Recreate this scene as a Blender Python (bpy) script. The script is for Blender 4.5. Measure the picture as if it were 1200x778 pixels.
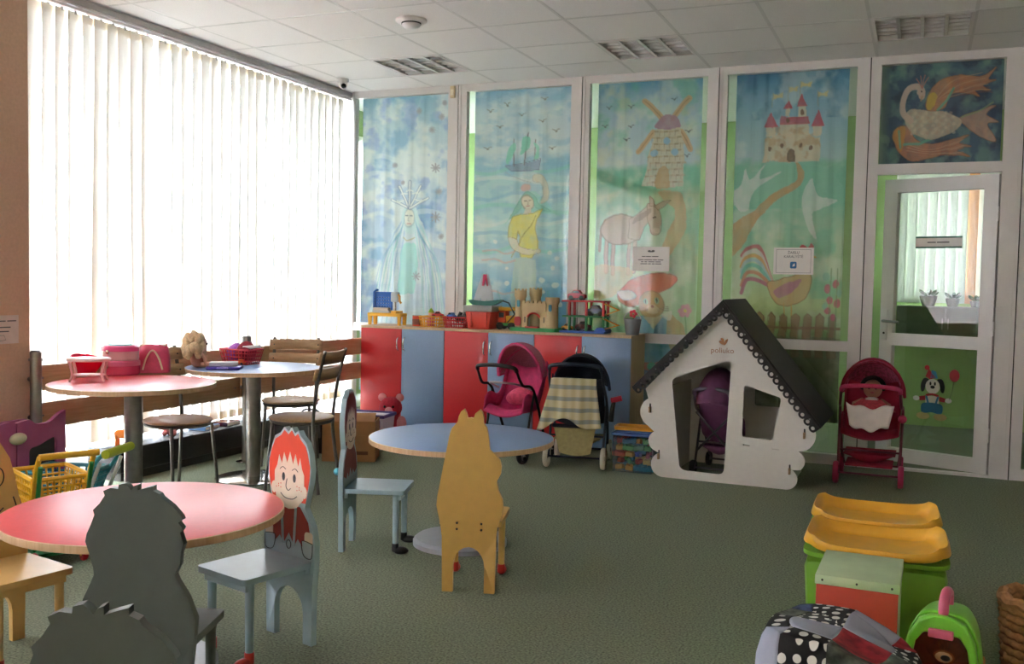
import bpy, bmesh, math, random
import numpy as np
from mathutils import Vector, Matrix
from mathutils.geometry import tessellate_polygon

random.seed(7); rng = np.random.default_rng(11)
scene = bpy.context.scene
for o in list(bpy.data.objects): bpy.data.objects.remove(o)
col = scene.collection
PI = math.pi; R = math.radians

# ------------------------------------------------------------------ camera
FPX = 1137.16; CAM = Vector((4.5598, -7.5700, 1.3157))
YAW, PITCH, ROLL = R(-22.8205), R(-2.9772), R(1.1168)
FW = Vector((math.sin(YAW)*math.cos(PITCH), math.cos(YAW)*math.cos(PITCH), math.sin(PITCH)))
_r = Vector((math.cos(YAW), -math.sin(YAW), 0)); _u = _r.cross(FW)
RT = _r*math.cos(ROLL) + _u*math.sin(ROLL); UP = -_r*math.sin(ROLL) + _u*math.cos(ROLL)
cd = bpy.data.cameras.new('camera'); cd.sensor_width = 36; cd.lens = FPX/1200*36; cd.clip_start = .05
cam = bpy.data.objects.new('camera', cd); col.objects.link(cam); scene.camera = cam
cam.matrix_world = Matrix(((RT.x, UP.x, -FW.x, CAM.x), (RT.y, UP.y, -FW.y, CAM.y), (RT.z, UP.z, -FW.z, CAM.z), (0,0,0,1)))

def ray(a, b): return FW + RT*((a-600)/FPX) - UP*((b-389)/FPX)
def P(a, b, z=0.0): d = ray(a, b); return CAM + d*((z-CAM.z)/d.z)        # point of a horizontal plane
def PY(a, b, y=0.0): d = ray(a, b); return CAM + d*((y-CAM.y)/d.y)       # point of a plane across the room
def PX(a, b, x=0.0): d = ray(a, b); return CAM + d*((x-CAM.x)/d.x)
def PD(a, b, dep): return CAM + ray(a, b)*dep

# ------------------------------------------------------------------ light
world = bpy.data.worlds.new('overcast_sky'); scene.world = world; world.use_nodes = True
wn = world.node_tree.nodes; wl = world.node_tree.links
bg = wn['Background']
tc = wn.new('ShaderNodeTexCoord'); sx = wn.new('ShaderNodeSeparateXYZ'); rp = wn.new('ShaderNodeValToRGB')
wl.new(tc.outputs['Generated'], sx.inputs[0]); wl.new(sx.outputs['Z'], rp.inputs[0]); wl.new(rp.outputs[0], bg.inputs['Color'])
rp.color_ramp.elements[0].position = 0.0; rp.color_ramp.elements[0].color = (.93,.96,1,1)
rp.color_ramp.elements[1].position = 1.0; rp.color_ramp.elements[1].color = (.80,.90,1,1)
bg.inputs['Strength'].default_value = 12.5
def portal(name, loc, rot, sx, sy):
    l = bpy.data.lights.new(name, 'AREA'); l.shape = 'RECTANGLE'; l.size = sx; l.size_y = sy
    l.cycles.is_portal = True
    o = bpy.data.objects.new(name, l); col.objects.link(o); o.location = loc; o.rotation_euler = rot
WX = -0.72        # window glass plane
portal('window_portal', (WX-.06, -1.88, 1.52), (0, R(-90), 0), 2.8, 3.75)
portal('added_side_portal', (WX-.06, -7.2, 1.85), (0, R(-90), 0), 2.0, 5.0)
portal('added_rear_portal', (5.1, -10.24, 1.8), (R(90), 0, 0), 1.8, 1.9)
portal('added_corridor_end_portal', (WX-.12, 1.4, 1.78), (0, R(-90), 0), 1.95, 1.8)
portal('corridor_portal', (4.775, 2.69, 1.82), (R(-90), 0, 0), .9, 1.2)
vs = scene.view_settings
vs.view_transform = 'Standard'; vs.look = 'None'; vs.gamma = 1; vs.use_curve_mapping = False; vs.exposure = 2.12
cy = scene.cycles
cy.max_bounces = 10; cy.diffuse_bounces = 6; cy.glossy_bounces = 4; cy.transmission_bounces = 8; cy.transparent_max_bounces = 16
cy.caustics_reflective = False; cy.caustics_refractive = False; cy.sample_clamp_indirect = 10

# ------------------------------------------------------------------ materials
def lin(c): return c/12.92 if c <= .04045 else ((c+.055)/1.055)**2.4
def hexc(h):
    h = h.lstrip('#'); return tuple(lin(int(h[i:i+2], 16)/255) for i in (0, 2, 4))
MATS = {}
def M(name, h, rough=.5, metal=0.0, var=.05, scale=18, bump=0.0, bscale=None, coat=0.0, trans=0.0, spec=.5, sheen=0.0):
    """procedural material: base colour broken up by noise, optional relief and translucency"""
    if name in MATS: return MATS[name]
    m = bpy.data.materials.new(name); m.use_nodes = True; MATS[name] = m
    nt = m.node_tree; n = nt.nodes; l = nt.links; b = n['Principled BSDF']
    c = hexc(h)
    t = n.new('ShaderNodeTexCoord'); nz = n.new('ShaderNodeTexNoise'); nz.inputs['Scale'].default_value = scale; nz.inputs['Detail'].default_value = 4
    l.new(t.outputs['Object'], nz.inputs['Vector'])
    r = n.new('ShaderNodeValToRGB'); r.color_ramp.elements[0].position = .3; r.color_ramp.elements[1].position = .7
    r.color_ramp.elements[0].color = tuple(max(0, x*(1-var)) for x in c)+(1,); r.color_ramp.elements[1].color = tuple(min(1, x*(1+var)) for x in c)+(1,)
    l.new(nz.outputs['Fac'], r.inputs[0]); l.new(r.outputs[0], b.inputs['Base Color'])
    b.inputs['Roughness'].default_value = rough; b.inputs['Metallic'].default_value = metal
    b.inputs['Coat Weight'].default_value = coat; b.inputs['Specular IOR Level'].default_value = spec
    b.inputs['Sheen Weight'].default_value = sheen
    if bump:
        n2 = n.new('ShaderNodeTexNoise'); n2.inputs['Scale'].default_value = bscale or scale*6; n2.inputs['Detail'].default_value = 3
        l.new(t.outputs['Object'], n2.inputs['Vector'])
        bp = n.new('ShaderNodeBump'); bp.inputs['Strength'].default_value = bump; bp.inputs['Distance'].default_value = .004
        l.new(n2.outputs['Fac'], bp.inputs['Height']); l.new(bp.outputs[0], b.inputs['Normal'])
    if trans:
        tr = n.new('ShaderNodeBsdfTranslucent'); l.new(r.outputs[0], tr.inputs['Color'])
        mx = n.new('ShaderNodeMixShader'); mx.inputs[0].default_value = trans
        l.new(b.outputs[0], mx.inputs[1]); l.new(tr.outputs[0], mx.inputs[2]); l.new(mx.outputs[0], n['Material Output'].inputs['Surface'])
    return m
def wood(name, h, h2, rough=.45, axis='Y', scale=3.0):
    if name in MATS: return MATS[name]
    m = bpy.data.materials.new(name); m.use_nodes = True; MATS[name] = m
    n = m.node_tree.nodes; l = m.node_tree.links; b = n['Principled BSDF']
    t = n.new('ShaderNodeTexCoord'); mp = n.new('ShaderNodeMapping'); s = [28, 28, 28]; s['XYZ'.index(axis)] = 1.6
    mp.inputs['Scale'].default_value = s
    nz = n.new('ShaderNodeTexNoise'); nz.inputs['Scale'].default_value = scale; nz.inputs['Detail'].default_value = 6
    l.new(t.outputs['Object'], mp.inputs[0]); l.new(mp.outputs[0], nz.inputs['Vector'])
    r = n.new('ShaderNodeValToRGB'); r.color_ramp.elements[0].position = .3; r.color_ramp.elements[1].position = .72
    r.color_ramp.elements[0].color = hexc(h)+(1,); r.color_ramp.elements[1].color = hexc(h2)+(1,)
    l.new(nz.outputs['Fac'], r.inputs[0]); l.new(r.outputs[0], b.inputs['Base Color']); b.inputs['Roughness'].default_value = rough
    return m
def clear(name, tint='ffffff', gloss=1.0, rough=.01, body=0.0):
    """thin clear sheet: see-through with a fresnel mirror, optionally with a share of milky body"""
    if name in MATS: return MATS[name]
    m = bpy.data.materials.new(name); m.use_nodes = True; MATS[name] = m
    n = m.node_tree.nodes; l = m.node_tree.links; n.remove(n['Principled BSDF'])
    tr = n.new('ShaderNodeBsdfTransparent'); tr.inputs[0].default_value = hexc(tint)+(1,)
    gl = n.new('ShaderNodeBsdfGlossy'); gl.inputs['Roughness'].default_value = rough
    fr = n.new('ShaderNodeLayerWeight'); fr.inputs['Blend'].default_value = .5
    pw = n.new('ShaderNodeMath'); pw.operation = 'POWER'; pw.inputs[1].default_value = 5; l.new(fr.outputs['Facing'], pw.inputs[0])
    mu = n.new('ShaderNodeMath'); mu.operation = 'MULTIPLY_ADD'; mu.inputs[1].default_value = .9*gloss; mu.inputs[2].default_value = .04*gloss; l.new(pw.outputs[0], mu.inputs[0])
    mx = n.new('ShaderNodeMixShader'); l.new(mu.outputs[0], mx.inputs[0]); l.new(tr.outputs[0], mx.inputs[1]); l.new(gl.outputs[0], mx.inputs[2])
    out = mx
    if body:
        df = n.new('ShaderNodeBsdfDiffuse'); df.inputs[0].default_value = hexc(tint)+(1,)
        nz = n.new('ShaderNodeTexNoise'); nz.inputs['Scale'].default_value = 25
        ml = n.new('ShaderNodeMath'); ml.operation = 'MULTIPLY'; ml.inputs[1].default_value = body*2; l.new(nz.outputs['Fac'], ml.inputs[0])
        m2 = n.new('ShaderNodeMixShader'); l.new(ml.outputs[0], m2.inputs[0]); l.new(mx.outputs[0], m2.inputs[1]); l.new(df.outputs[0], m2.inputs[2]); out = m2
    l.new(out.outputs[0], n['Material Output'].inputs['Surface'])
    return m
def print_mat(name, rough=.8, trans=0.0):
    """cloth or paper printed with the mesh's own colour attribute"""
    if name in MATS: return MATS[name]
    m = bpy.data.materials.new(name); m.use_nodes = True; MATS[name] = m
    n = m.node_tree.nodes; l = m.node_tree.links; b = n['Principled BSDF']; b.inputs['Roughness'].default_value = rough
    a = n.new('ShaderNodeVertexColor'); a.layer_name = 'paint'; l.new(a.outputs[0], b.inputs['Base Color'])
    if trans:
        tr = n.new('ShaderNodeBsdfTranslucent'); l.new(a.outputs[0], tr.inputs['Color'])
        mx = n.new('ShaderNodeMixShader'); mx.inputs[0].default_value = trans
        l.new(b.outputs[0], mx.inputs[1]); l.new(tr.outputs[0], mx.inputs[2]); l.new(mx.outputs[0], n['Material Output'].inputs['Surface'])
    return m

# ------------------------------------------------------------------ mesh helpers
class B:
    """collects shapes into one bmesh"""
    def __init__(s): s.bm = bmesh.new(); s.xf = Matrix.Identity(4)
    def _v(s, p): return s.bm.verts.new(s.xf @ Vector(p))
    def _f(s, vs):
        try: return s.bm.faces.new(vs)
        except ValueError: return None
    def box(s, lo, hi, bev=0.0):
        x0,y0,z0 = lo; x1,y1,z1 = hi
        v = [s._v(p) for p in ((x0,y0,z0),(x1,y0,z0),(x1,y1,z0),(x0,y1,z0),(x0,y0,z1),(x1,y0,z1),(x1,y1,z1),(x0,y1,z1))]
        fs = [s._f([v[i] for i in q]) for q in ((3,2,1,0),(4,5,6,7),(0,1,5,4),(1,2,6,5),(2,3,7,6),(3,0,4,7))]
        if bev:
            es = list({e for f in fs for e in f.edges})
            bmesh.ops.bevel(s.bm, geom=es, offset=bev, segments=2, affect='EDGES', profile=.5)
        return s
    def cbox(s, c, size, bev=0.0):
        return s.box([c[i]-size[i]/2 for i in range(3)], [c[i]+size[i]/2 for i in range(3)], bev)
    def taper(s, c, b0, b1, h, bev=0.0):
        """box whose bottom is b0 (x,y) and top b1 (x,y)"""
        v = []
        for z, (w, d) in ((0, b0), (h, b1)):
            v += [s._v((c[0]+sx*w/2, c[1]+sy*d/2, c[2]+z)) for sx, sy in ((-1,-1),(1,-1),(1,1),(-1,1))]
        fs = [s._f([v[i] for i in q]) for q in ((3,2,1,0),(4,5,6,7),(0,1,5,4),(1,2,6,5),(2,3,7,6),(3,0,4,7))]
        if bev:
            bmesh.ops.bevel(s.bm, geom=list({e for f in fs for e in f.edges}), offset=bev, segments=2, affect='EDGES', profile=.5)
        return s
    def lathe(s, prof, seg=32, c=(0,0,0), close=False, sx=1.0, sy=1.0):
        rings = []
        for r, z in prof:
            if r < 1e-6: rings.append([s._v((c[0], c[1], c[2]+z))])
            else: rings.append([s._v((c[0]+r*sx*math.cos(2*PI*i/seg), c[1]+r*sy*math.sin(2*PI*i/seg), c[2]+z)) for i in range(seg)])
        pairs = list(zip(rings, rings[1:]))
        if close: pairs.append((rings[-1], rings[0]))
        for a, b in pairs:
            for i in range(seg):
                j = (i+1) % seg
                if len(a) == 1 and len(b) == 1: continue
                if len(a) == 1: s._f([a[0], b[j], b[i]])
                elif len(b) == 1: s._f([a[i], a[j], b[0]])
                else: s._f([a[i], a[j], b[j], b[i]])
        return s
    def tube(s, pts, r, seg=10, closed=False, cap=True, flat=1.0):
        pts = [Vector(p) for p in pts]; n = len(pts); rings = []
        rr = r if isinstance(r, (list, tuple)) else [r]*n
        up = None
        for i, p in enumerate(pts):
            a = pts[(i-1) % n] if (closed or i) else p; b = pts[(i+1) % n] if (closed or i < n-1) else p
            t = (b-a).normalized()
            if up is None:
                up = Vector((0,0,1)) if abs(t.z) < .9 else Vector((1,0,0))
            x = t.cross(up)
            if x.length < 1e-4: x = t.orthogonal()
            x.normalize(); y = x.cross(t).normalized(); up = y
            rings.append([s._v(p + x*(rr[i]*math.cos(2*PI*k/seg)) + y*(rr[i]*flat*math.sin(2*PI*k/seg))) for k in range(seg)])
        pr = list(zip(rings, rings[1:]))
        if closed: pr.append((rings[-1], rings[0]))
        for a, b in pr:
            for k in range(seg): s._f([a[k], a[(k+1) % seg], b[(k+1) % seg], b[k]])
        if cap and not closed: s._f(rings[0][::-1]); s._f(rings[-1])
        return s
    def cyl(s, a, b, r, r2=None, seg=16): return s.tube([a, b], [r, r if r2 is None else r2], seg)
    def ball(s, c, r, sc=(1,1,1), seg=16, rings=10, rot=None):
        m = Matrix.Translation(c) @ (rot.to_4x4() if rot else Matrix.Identity(4)) @ Matrix.Diagonal((r*sc[0], r*sc[1], r*sc[2], 1))
        bmesh.ops.create_uvsphere(s.bm, u_segments=seg, v_segments=rings, radius=1, matrix=s.xf @ m); return s
    def prism(s, outer, y0, y1, holes=(), plane='XZ'):
        """polygon (2-D) with holes, given thickness from y0 to y1"""
        def em(p, d):
            return {'XZ': (p[0], d, p[1]), 'XY': (p[0], p[1], d), 'YZ': (d, p[0], p[1])}[plane]
        loops = [list(outer)] + [list(h) for h in holes]
        tris = tessellate_polygon([[Vector((p[0], p[1], 0)) for p in L] for L in loops])
        flat = [p for L in loops for p in L]
        A = [s._v(em(p, y0)) for p in flat]; Bv = [s._v(em(p, y1)) for p in flat]
        for t in tris: s._f([A[i] for i in t]); s._f([Bv[i] for i in reversed(t)])
        k = 0
        for L in loops:
            n = len(L)
            for i in range(n): j = (i+1) % n; s._f([A[k+i], A[k+j], Bv[k+j], Bv[k+i]])
            k += n
        bmesh.ops.recalc_face_normals(s.bm, faces=s.bm.faces); return s
    def sheet(s, fn, nu, nv):
        """grid surface fn(u,v) -> point, u,v in 0..1"""
        g = [[s._v(fn(i/nu, j/nv)) for i in range(nu+1)] for j in range(nv+1)]
        for j in range(nv):
            for i in range(nu): s._f([g[j][i], g[j][i+1], g[j+1][i+1], g[j+1][i]])
        return s
    def at(s, m): s.xf = m; return s
def obj(name, b, mat, parent=None, smooth=40, loc=None, rot=None):
    bm = b.bm if isinstance(b, B) else b
    me = bpy.data.meshes.new(name); bmesh.ops.recalc_face_normals(bm, faces=bm.faces); bm.to_mesh(me); bm.free()
    if smooth:
        me.shade_smooth(); me.set_sharp_from_angle(angle=R(smooth))
    if mat: me.materials.append(mat)
    return link(name, me, parent, loc, rot)
def link(name, me, parent=None, loc=None, rot=None):
    o = bpy.data.objects.new(name, me); col.objects.link(o)
    if parent: o.parent = parent
    if loc is not None: o.location = loc
    if rot is not None: o.rotation_euler = rot
    return o
def tag(o, label, cat, group=None, kind=None):
    o['label'] = label; o['category'] = cat
    if group: o['group'] = group
    if kind: o['kind'] = kind
    return o
def thing(name, label, cat, loc=(0,0,0), rz=0.0, group=None):
    o = bpy.data.objects.new(name, None); col.objects.link(o); o.empty_display_size = .05
    o.location = loc; o.rotation_euler = (0,0,rz); return tag(o, label, cat, group)
def struct(name, b, mat, smooth=0, parent=None):
    o = obj(name, b, mat, parent, smooth); o['kind'] = 'structure'; return o
def copy_tree(o, loc=None, rz=None, label=None, parent=None):
    c = o.copy(); col.objects.link(c); c.parent = parent
    if loc is not None: c.location = loc
    if rz is not None: c.rotation_euler = (0,0,rz)
    if label: c['label'] = label
    for ch in list(o.children): copy_tree(ch, parent=c)
    return c
def solid(o, th, off=0.0):
    m = o.modifiers.new('thickness', 'SOLIDIFY'); m.thickness = th; m.offset = off; return o
def bev(o, w, seg=2, ang=45):
    m = o.modifiers.new('bevel', 'BEVEL'); m.width = w; m.segments = seg; m.limit_method = 'ANGLE'; m.angle_limit = R(ang); return o
def arc(cx, cy, r, a0, a1, n, ry=None):
    return [(cx+r*math.cos(R(a0+(a1-a0)*i/n)), cy+(ry or r)*math.sin(R(a0+(a1-a0)*i/n))) for i in range(n+1)]
def catmull(pts, n=6, closed=True):
    out = []; k = len(pts); rng_ = range(k) if closed else range(k-1)
    for i in rng_:
        p = [pts[(i+j-1) % k] if closed else pts[min(max(i+j-1, 0), k-1)] for j in range(4)]
        for t in range(n):
            t /= n
            out.append(tuple(.5*((2*p[1][d]) + (-p[0][d]+p[2][d])*t + (2*p[0][d]-5*p[1][d]+4*p[2][d]-p[3][d])*t*t + (-p[0][d]+3*p[1][d]-3*p[2][d]+p[3][d])*t**3) for d in range(len(pts[0]))))
    if not closed: out.append(tuple(pts[-1]))
    return out
def rrect(x0, y0, x1, y1, r, n=4):
    return arc(x1-r, y1-r, r, 0, 90, n)+arc(x0+r, y1-r, r, 90, 180, n)+arc(x0+r, y0+r, r, 180, 270, n)+arc(x1-r, y0+r, r, 270, 360, n)
def rpoly(pts, r, n=4):
    """polygon with rounded corners"""
    out = []; k = len(pts)
    for i in range(k):
        p = Vector(pts[i]); a = (Vector(pts[i-1])-p); b = (Vector(pts[(i+1) % k])-p)
        rr = min(r, a.length*.45, b.length*.45); s = p+a.normalized()*rr; e = p+b.normalized()*rr
        for t in range(n+1):
            t /= n; q = s*(1-t)**2 + p*2*t*(1-t) + e*t*t; out.append((q.x, q.y))
    return out
def lettering(name, text, size, mat, parent, loc, rot=(R(90),0,0), width=None):
    cu = bpy.data.curves.new(name, 'FONT'); cu.body = text; cu.size = size; cu.align_x = 'CENTER'; cu.align_y = 'CENTER'; cu.resolution_u = 3
    t = bpy.data.objects.new(name, cu); col.objects.link(t); bpy.context.view_layer.update()
    me = bpy.data.meshes.new_from_object(t.evaluated_get(bpy.context.evaluated_depsgraph_get()))
    bpy.data.objects.remove(t); bpy.data.curves.remove(cu); me.materials.clear(); me.materials.append(mat); me.name = name
    o = link(name, me, parent, loc, rot)
    if width:
        xs = [v.co.x for v in me.vertices]; k = width/(max(xs)-min(xs)); o.scale = (k, k, 1)
    return o

# ------------------------------------------------------------------ paint (flat pictures on cloth)
def vnoise(x, y, seed=0):
    g = np.random.default_rng(seed).random((64, 64)); xi = np.floor(x).astype(int); yi = np.floor(y).astype(int)
    fx = x-xi; fy = y-yi; fx = fx*fx*(3-2*fx); fy = fy*fy*(3-2*fy)
    q = lambda a, b: g[(yi+b) % 64, (xi+a) % 64]
    return (q(0,0)*(1-fx)+q(1,0)*fx)*(1-fy) + (q(0,1)*(1-fx)+q(1,1)*fx)*fy
def fbm(x, y, seed=0, oct=4):
    o = 0; a = .5
    for k in range(oct): o = o + a*vnoise(x*2**k+k*7.3, y*2**k+k*3.1, seed+k); a *= .5
    return o/(1-.5**oct)
def h3(h): h = h.lstrip('#'); return np.array([int(h[i:i+2], 16)/255 for i in (0, 2, 4)])
class Canvas:
    def __init__(s, X, Y, base='ffffff'):
        s.X = X.astype(float); s.Y = Y.astype(float); s.c = np.empty(X.shape+(3,)); s.c[:] = h3(base); s.wx = 0; s.wy = 0
    def mix(s, a, h): s.c = s.c*(1-a[..., None]) + h3(h)*a[..., None]
    def warp(s, amp, sc, seed=3):
        s.wx = amp*(fbm(s.X/sc, s.Y/sc, seed)-.5)*2; s.wy = amp*(fbm(s.X/sc+9, s.Y/sc+5, seed+20)-.5)*2
    def vgrad(s, stops):
        ys = [q[0] for q in stops]; cs = np.array([h3(q[1]) for q in stops]); Y = s.Y+s.wy
        s.c = np.stack([np.interp(Y, ys, cs[:, k]) for k in range(3)], -1)
    def wash(s, h, sc, amt, lo=.45, hi=.65, seed=1, sy=None, mask=None):
        n = fbm(s.X/sc, s.Y/(sy or sc), seed); a = np.clip((n-lo)/(hi-lo), 0, 1)*amt
        if mask is not None: a = a*mask
        s.mix(a, h)
    def inside(s, pts):
        X = s.X+s.wx; Y = s.Y+s.wy; r = np.zeros(X.shape, bool); n = len(pts)
        for i in range(n):
            x1, y1 = pts[i]; x2, y2 = pts[(i+1) % n]
            if y1 == y2: continue
            r ^= ((y1 > Y) != (y2 > Y)) & (X < (x2-x1)*(Y-y1)/(y2-y1)+x1)
        return r.astype(float)
    def poly(s, pts, h, a=1.0, curve=False, edge=None, ew=1.5):
        if curve: pts = catmull(pts, 6)
        m = s.inside(pts); n = .75+.5*(fbm(s.X/14, s.Y/22, 5)-.25); s.mix(np.clip(m*a*n, 0, 1), h)
        if edge: s.line(list(pts)+[pts[0]], ew, edge, .7)
    def ell(s, cx, cy, rx, ry, h, a=1.0, rot=0.0, edge=None):
        X = s.X+s.wx-cx; Y = s.Y+s.wy-cy; c, q = math.cos(R(rot)), math.sin(R(rot)); u = (X*c+Y*q)/rx; v = (-X*q+Y*c)/ry
        d = np.sqrt(u*u+v*v); s.mix(np.clip((1.08-d)/.16, 0, 1)*a, h)
        if edge: s.mix(np.exp(-((d-1)*min(rx, ry)/1.6)**2)*.6, edge)
    def line(s, pts, w, h, a=1.0, curve=False):
        if curve: pts = catmull(pts, 6, False)
        D = np.full(s.X.shape, 1e9); X = s.X+s.wx*.5; Y = s.Y+s.wy*.5
        for (x1, y1), (x2, y2) in zip(pts, pts[1:]):
            dx, dy = x2-x1, y2-y1; L = dx*dx+dy*dy+1e-9
            t = np.clip(((X-x1)*dx+(Y-y1)*dy)/L, 0, 1); D = np.minimum(D, np.hypot(X-x1-t*dx, Y-y1-t*dy))
        s.mix(np.clip((w/2+.8-D)/1.6, 0, 1)*a, h)
def bird(c, x, y, k=8, h='4a5560', a=.8):
    c.line([(x-k, y-k*.4), (x-k*.3, y-k*.1), (x, y+k*.4), (x+k*.35, y-k*.3), (x+k, y-k*.5)], 2.4, h, a); c.ell(x, y+k*.2, k*.3, k*.22, h, a)
def painted(name, x0, x1, z0, z1, y, nx, nz, tox, toy, draw, mat, fold=.012, seed=0):
    """hanging cloth: grid with gentle folds, its colours painted by draw(canvas)"""
    u = np.linspace(0, 1, nx+1); v = np.linspace(0, 1, nz+1); U, V = np.meshgrid(u, v)
    Xw = x0+(x1-x0)*U; Zw = z1+(z0-z1)*V
    ph = fbm(U*9, V*1.2, seed+40)-.5
    Yw = y+fold*np.sin(U*2*PI*7+ph*5)*(.4+.6*V)+fold*1.5*ph
    c = Canvas(tox(Xw), toy(Zw)); draw(c)
    rgb = np.clip(c.c, 0, 1)**.72; l_ = np.where(rgb <= .04045, rgb/12.92, ((rgb+.055)/1.055)**2.4)
    me = bpy.data.meshes.new(name); N = (nx+1)*(nz+1)
    co = np.stack([Xw, Yw, Zw], -1).reshape(-1, 3)
    i = np.arange(nx)[None, :]+np.arange(nz)[:, None]*(nx+1)
    q = np.stack([i, i+nx+1, i+nx+2, i+1], -1).reshape(-1, 4)
    me.from_pydata(co.tolist(), [], q.tolist())
    at = me.color_attributes.new('paint', 'FLOAT_COLOR', 'POINT')
    at.data.foreach_set('color', np.concatenate([l_.reshape(-1, 3), np.ones((N, 1))], 1).astype(np.float32).ravel())
    me.shade_smooth(); me.materials.append(mat)
    return link(name, me)

# ================================================================== THE SETTING
H = 2.984
m_carpet = M('green_carpet', '7d8570', .95, var=.5, scale=115, bump=.6, bscale=420, spec=.15)
m_white = M('white_aluminium', 'e1dcda', .38, var=.03, scale=6)
m_tile = M('mineral_tile', 'ebe8e6', .9, var=.05, scale=140, bump=.25, bscale=300, spec=.2)
m_grid = M('grid_white', 'd6d3d0', .5, var=.02)
m_wall = M('beige_plaster', 'd3ae92', .85, var=.05, scale=60, bump=.2, bscale=220)
m_cream = M('cream_plaster', 'e2dace', .85, var=.04, scale=50)
m_green = M('green_paint', '94b070', .6, var=.05, scale=4)
m_dark = M('dark_gap', '3a3733', .7)
m_glass = clear('partition_glass', 'fbfdfb', .9)
m_wglass = clear('window_glass', 'fcfdff', .5)
m_steel = M('brushed_steel', '8f8e8a', .34, 1.0, var=.08, scale=40)
m_chrome = M('polished_steel', 'c9c9c6', .14, 1.0, var=.04)
m_black = M('black_leatherette', '1b1b1c', .55, var=.15, scale=30, bump=.3)

struct('floor', B().box((-.9,-10.2,-.12), (8.2,2.8,0)), m_carpet)
g = struct('ground', B().box((-30,-25,-.5), (-.95,25,-.45)), M('pavement', '9a9a96', .9, var=.1))
struct('added_sky_blocker', B().box((-18,-24,-.5), (-14,22,7.5)).box((-18.2,-24.2,7.5), (-13.8,22.2,7.9)), M('pale_facade', 'c4c8cc', .9, var=.08, scale=3))  # unseen block added across the street to cut off low sky light
ceil = struct('ceiling', B().box((-.9,-10.2,H+.02), (8.2,2.8,H+.14)), m_white)
A0 = .491
xs = [-.211] + [.6*i for i in range(0, 14)]; ys = [0, -A0] + [-A0-.6*i for i in range(1, 16)]
tile_me = {}
lights_at = {(.6, -A0), (2.4, -A0), (4.2, -A0)}
for i in range(len(xs)-1):
    for j in range(len(ys)-1):
        if (round(xs[i], 3), round(ys[j], 3)) in lights_at: continue
        w = xs[i+1]-xs[i]-.012; d = ys[j]-ys[j+1]-.012; k = (round(w, 3), round(d, 3))
        if k not in tile_me:
            o = obj('tile', B().box((-w/2,-d/2,0), (w/2,d/2,.016), .002), m_tile, ceil, 0); tile_me[k] = o.data
        else: o = link('tile', tile_me[k], ceil)
        o.location = ((xs[i]+xs[i+1])/2, (ys[j]+ys[j+1])/2, H)
for x in xs: obj('grid_bar', B().box((x-.011, ys[-1], H-.001), (x+.011, -.03, H+.003)), m_grid, ceil, 0)
for y in ys[1:]: obj('grid_bar', B().box((xs[0], y-.011, H-.0015), (xs[-1], y+.011, H+.003)), m_grid, ceil, 0)
obj('edge_band', B().box((WX-.1, -10, H-.002), (-.222, -.03, H+.02)), m_white, ceil, 0)

w3 = (-9.7, -4.7, .85, 2.85)                                # unseen window added for fill light, beside and behind the viewer, its blind drawn
struct('wall_left', B().prism([(-10.1,0),(-3.751,0),(-3.751,H+.02),(-10.1,H+.02)], WX-.1, .12, [[(w3[0],w3[2]),(w3[1],w3[2]),(w3[1],w3[3]),(w3[0],w3[3])]], 'YZ'), m_wall)
W3 = struct('added_side_window', B().prism([(w3[0],w3[2]),(w3[1],w3[2]),(w3[1],w3[3]),(w3[0],w3[3])], WX-.04, WX+.04, [[(w3[0]+.06,w3[2]+.06),(w3[1]-.06,w3[2]+.06),(w3[1]-.06,w3[3]-.06),(w3[0]+.06,w3[3]-.06)]], 'YZ'), m_white)
obj('pane', B().box((WX-.004,w3[0]+.05,w3[2]+.05), (WX+.004,w3[1]-.05,w3[3]-.05)), m_wglass, W3, 0)
obj('blind', B().box((.02,w3[0]+.003,w3[2]+.003), (.022,w3[1]-.003,w3[3]-.003)), M('thin_blind', 'eceaea', .9, trans=.62), W3, 0)
struct('wall_right', B().box((8,-10.1,0), (8.15,2.7,H+.02)), m_cream)
w4 = (4.2, 6.0, .85, 2.75)                                  # unseen window added behind the viewer as soft fill, blind drawn
struct('wall_front', B().prism([(-.9,0),(8.15,0),(8.15,H+.02),(-.9,H+.02)], -10.25, -10.0, [[(w4[0],w4[2]),(w4[1],w4[2]),(w4[1],w4[3]),(w4[0],w4[3])]]), m_cream)
W4 = struct('added_rear_window', B().prism([(w4[0],w4[2]),(w4[1],w4[2]),(w4[1],w4[3]),(w4[0],w4[3])], -10.2, -10.12, [[(w4[0]+.06,w4[2]+.06),(w4[1]-.06,w4[2]+.06),(w4[1]-.06,w4[3]-.06),(w4[0]+.06,w4[3]-.06)]]), m_white)
obj('pane', B().box((w4[0]+.05,-10.164,w4[2]+.05), (w4[1]-.05,-10.156,w4[3]-.05)), m_wglass, W4, 0)
obj('blind', B().box((w4[0]+.003,-10.052,w4[2]+.003), (w4[1]-.003,-10.05,w4[3]-.003)), M('drawn_blind', 'e8e0d0', .9, trans=.3), W4, 0)
wc = B(); gw = (4.33, 5.22, 1.22, 2.42)                     # corridor wall; its window stands in for a reflection in the door glass
wc.prism([(WX-.1,0),(8.1,0),(8.1,H+.02),(WX-.1,H+.02)], 2.6, 2.72, [[(gw[0],gw[2]),(gw[1],gw[2]),(gw[1],gw[3]),(gw[0],gw[3])]])
struct('wall_corridor', wc, m_green)
w5 = (.5, 2.3, .8, 2.75)  # window added at the corridor end to light the silks from behind
struct('wall_corridor_end', B().prism([(.05,0),(2.6,0),(2.6,H+.02),(.05,H+.02)], WX-.1, WX, [[(w5[0],w5[2]),(w5[1],w5[2]),(w5[1],w5[3]),(w5[0],w5[3])]], 'YZ'), m_green)
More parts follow.
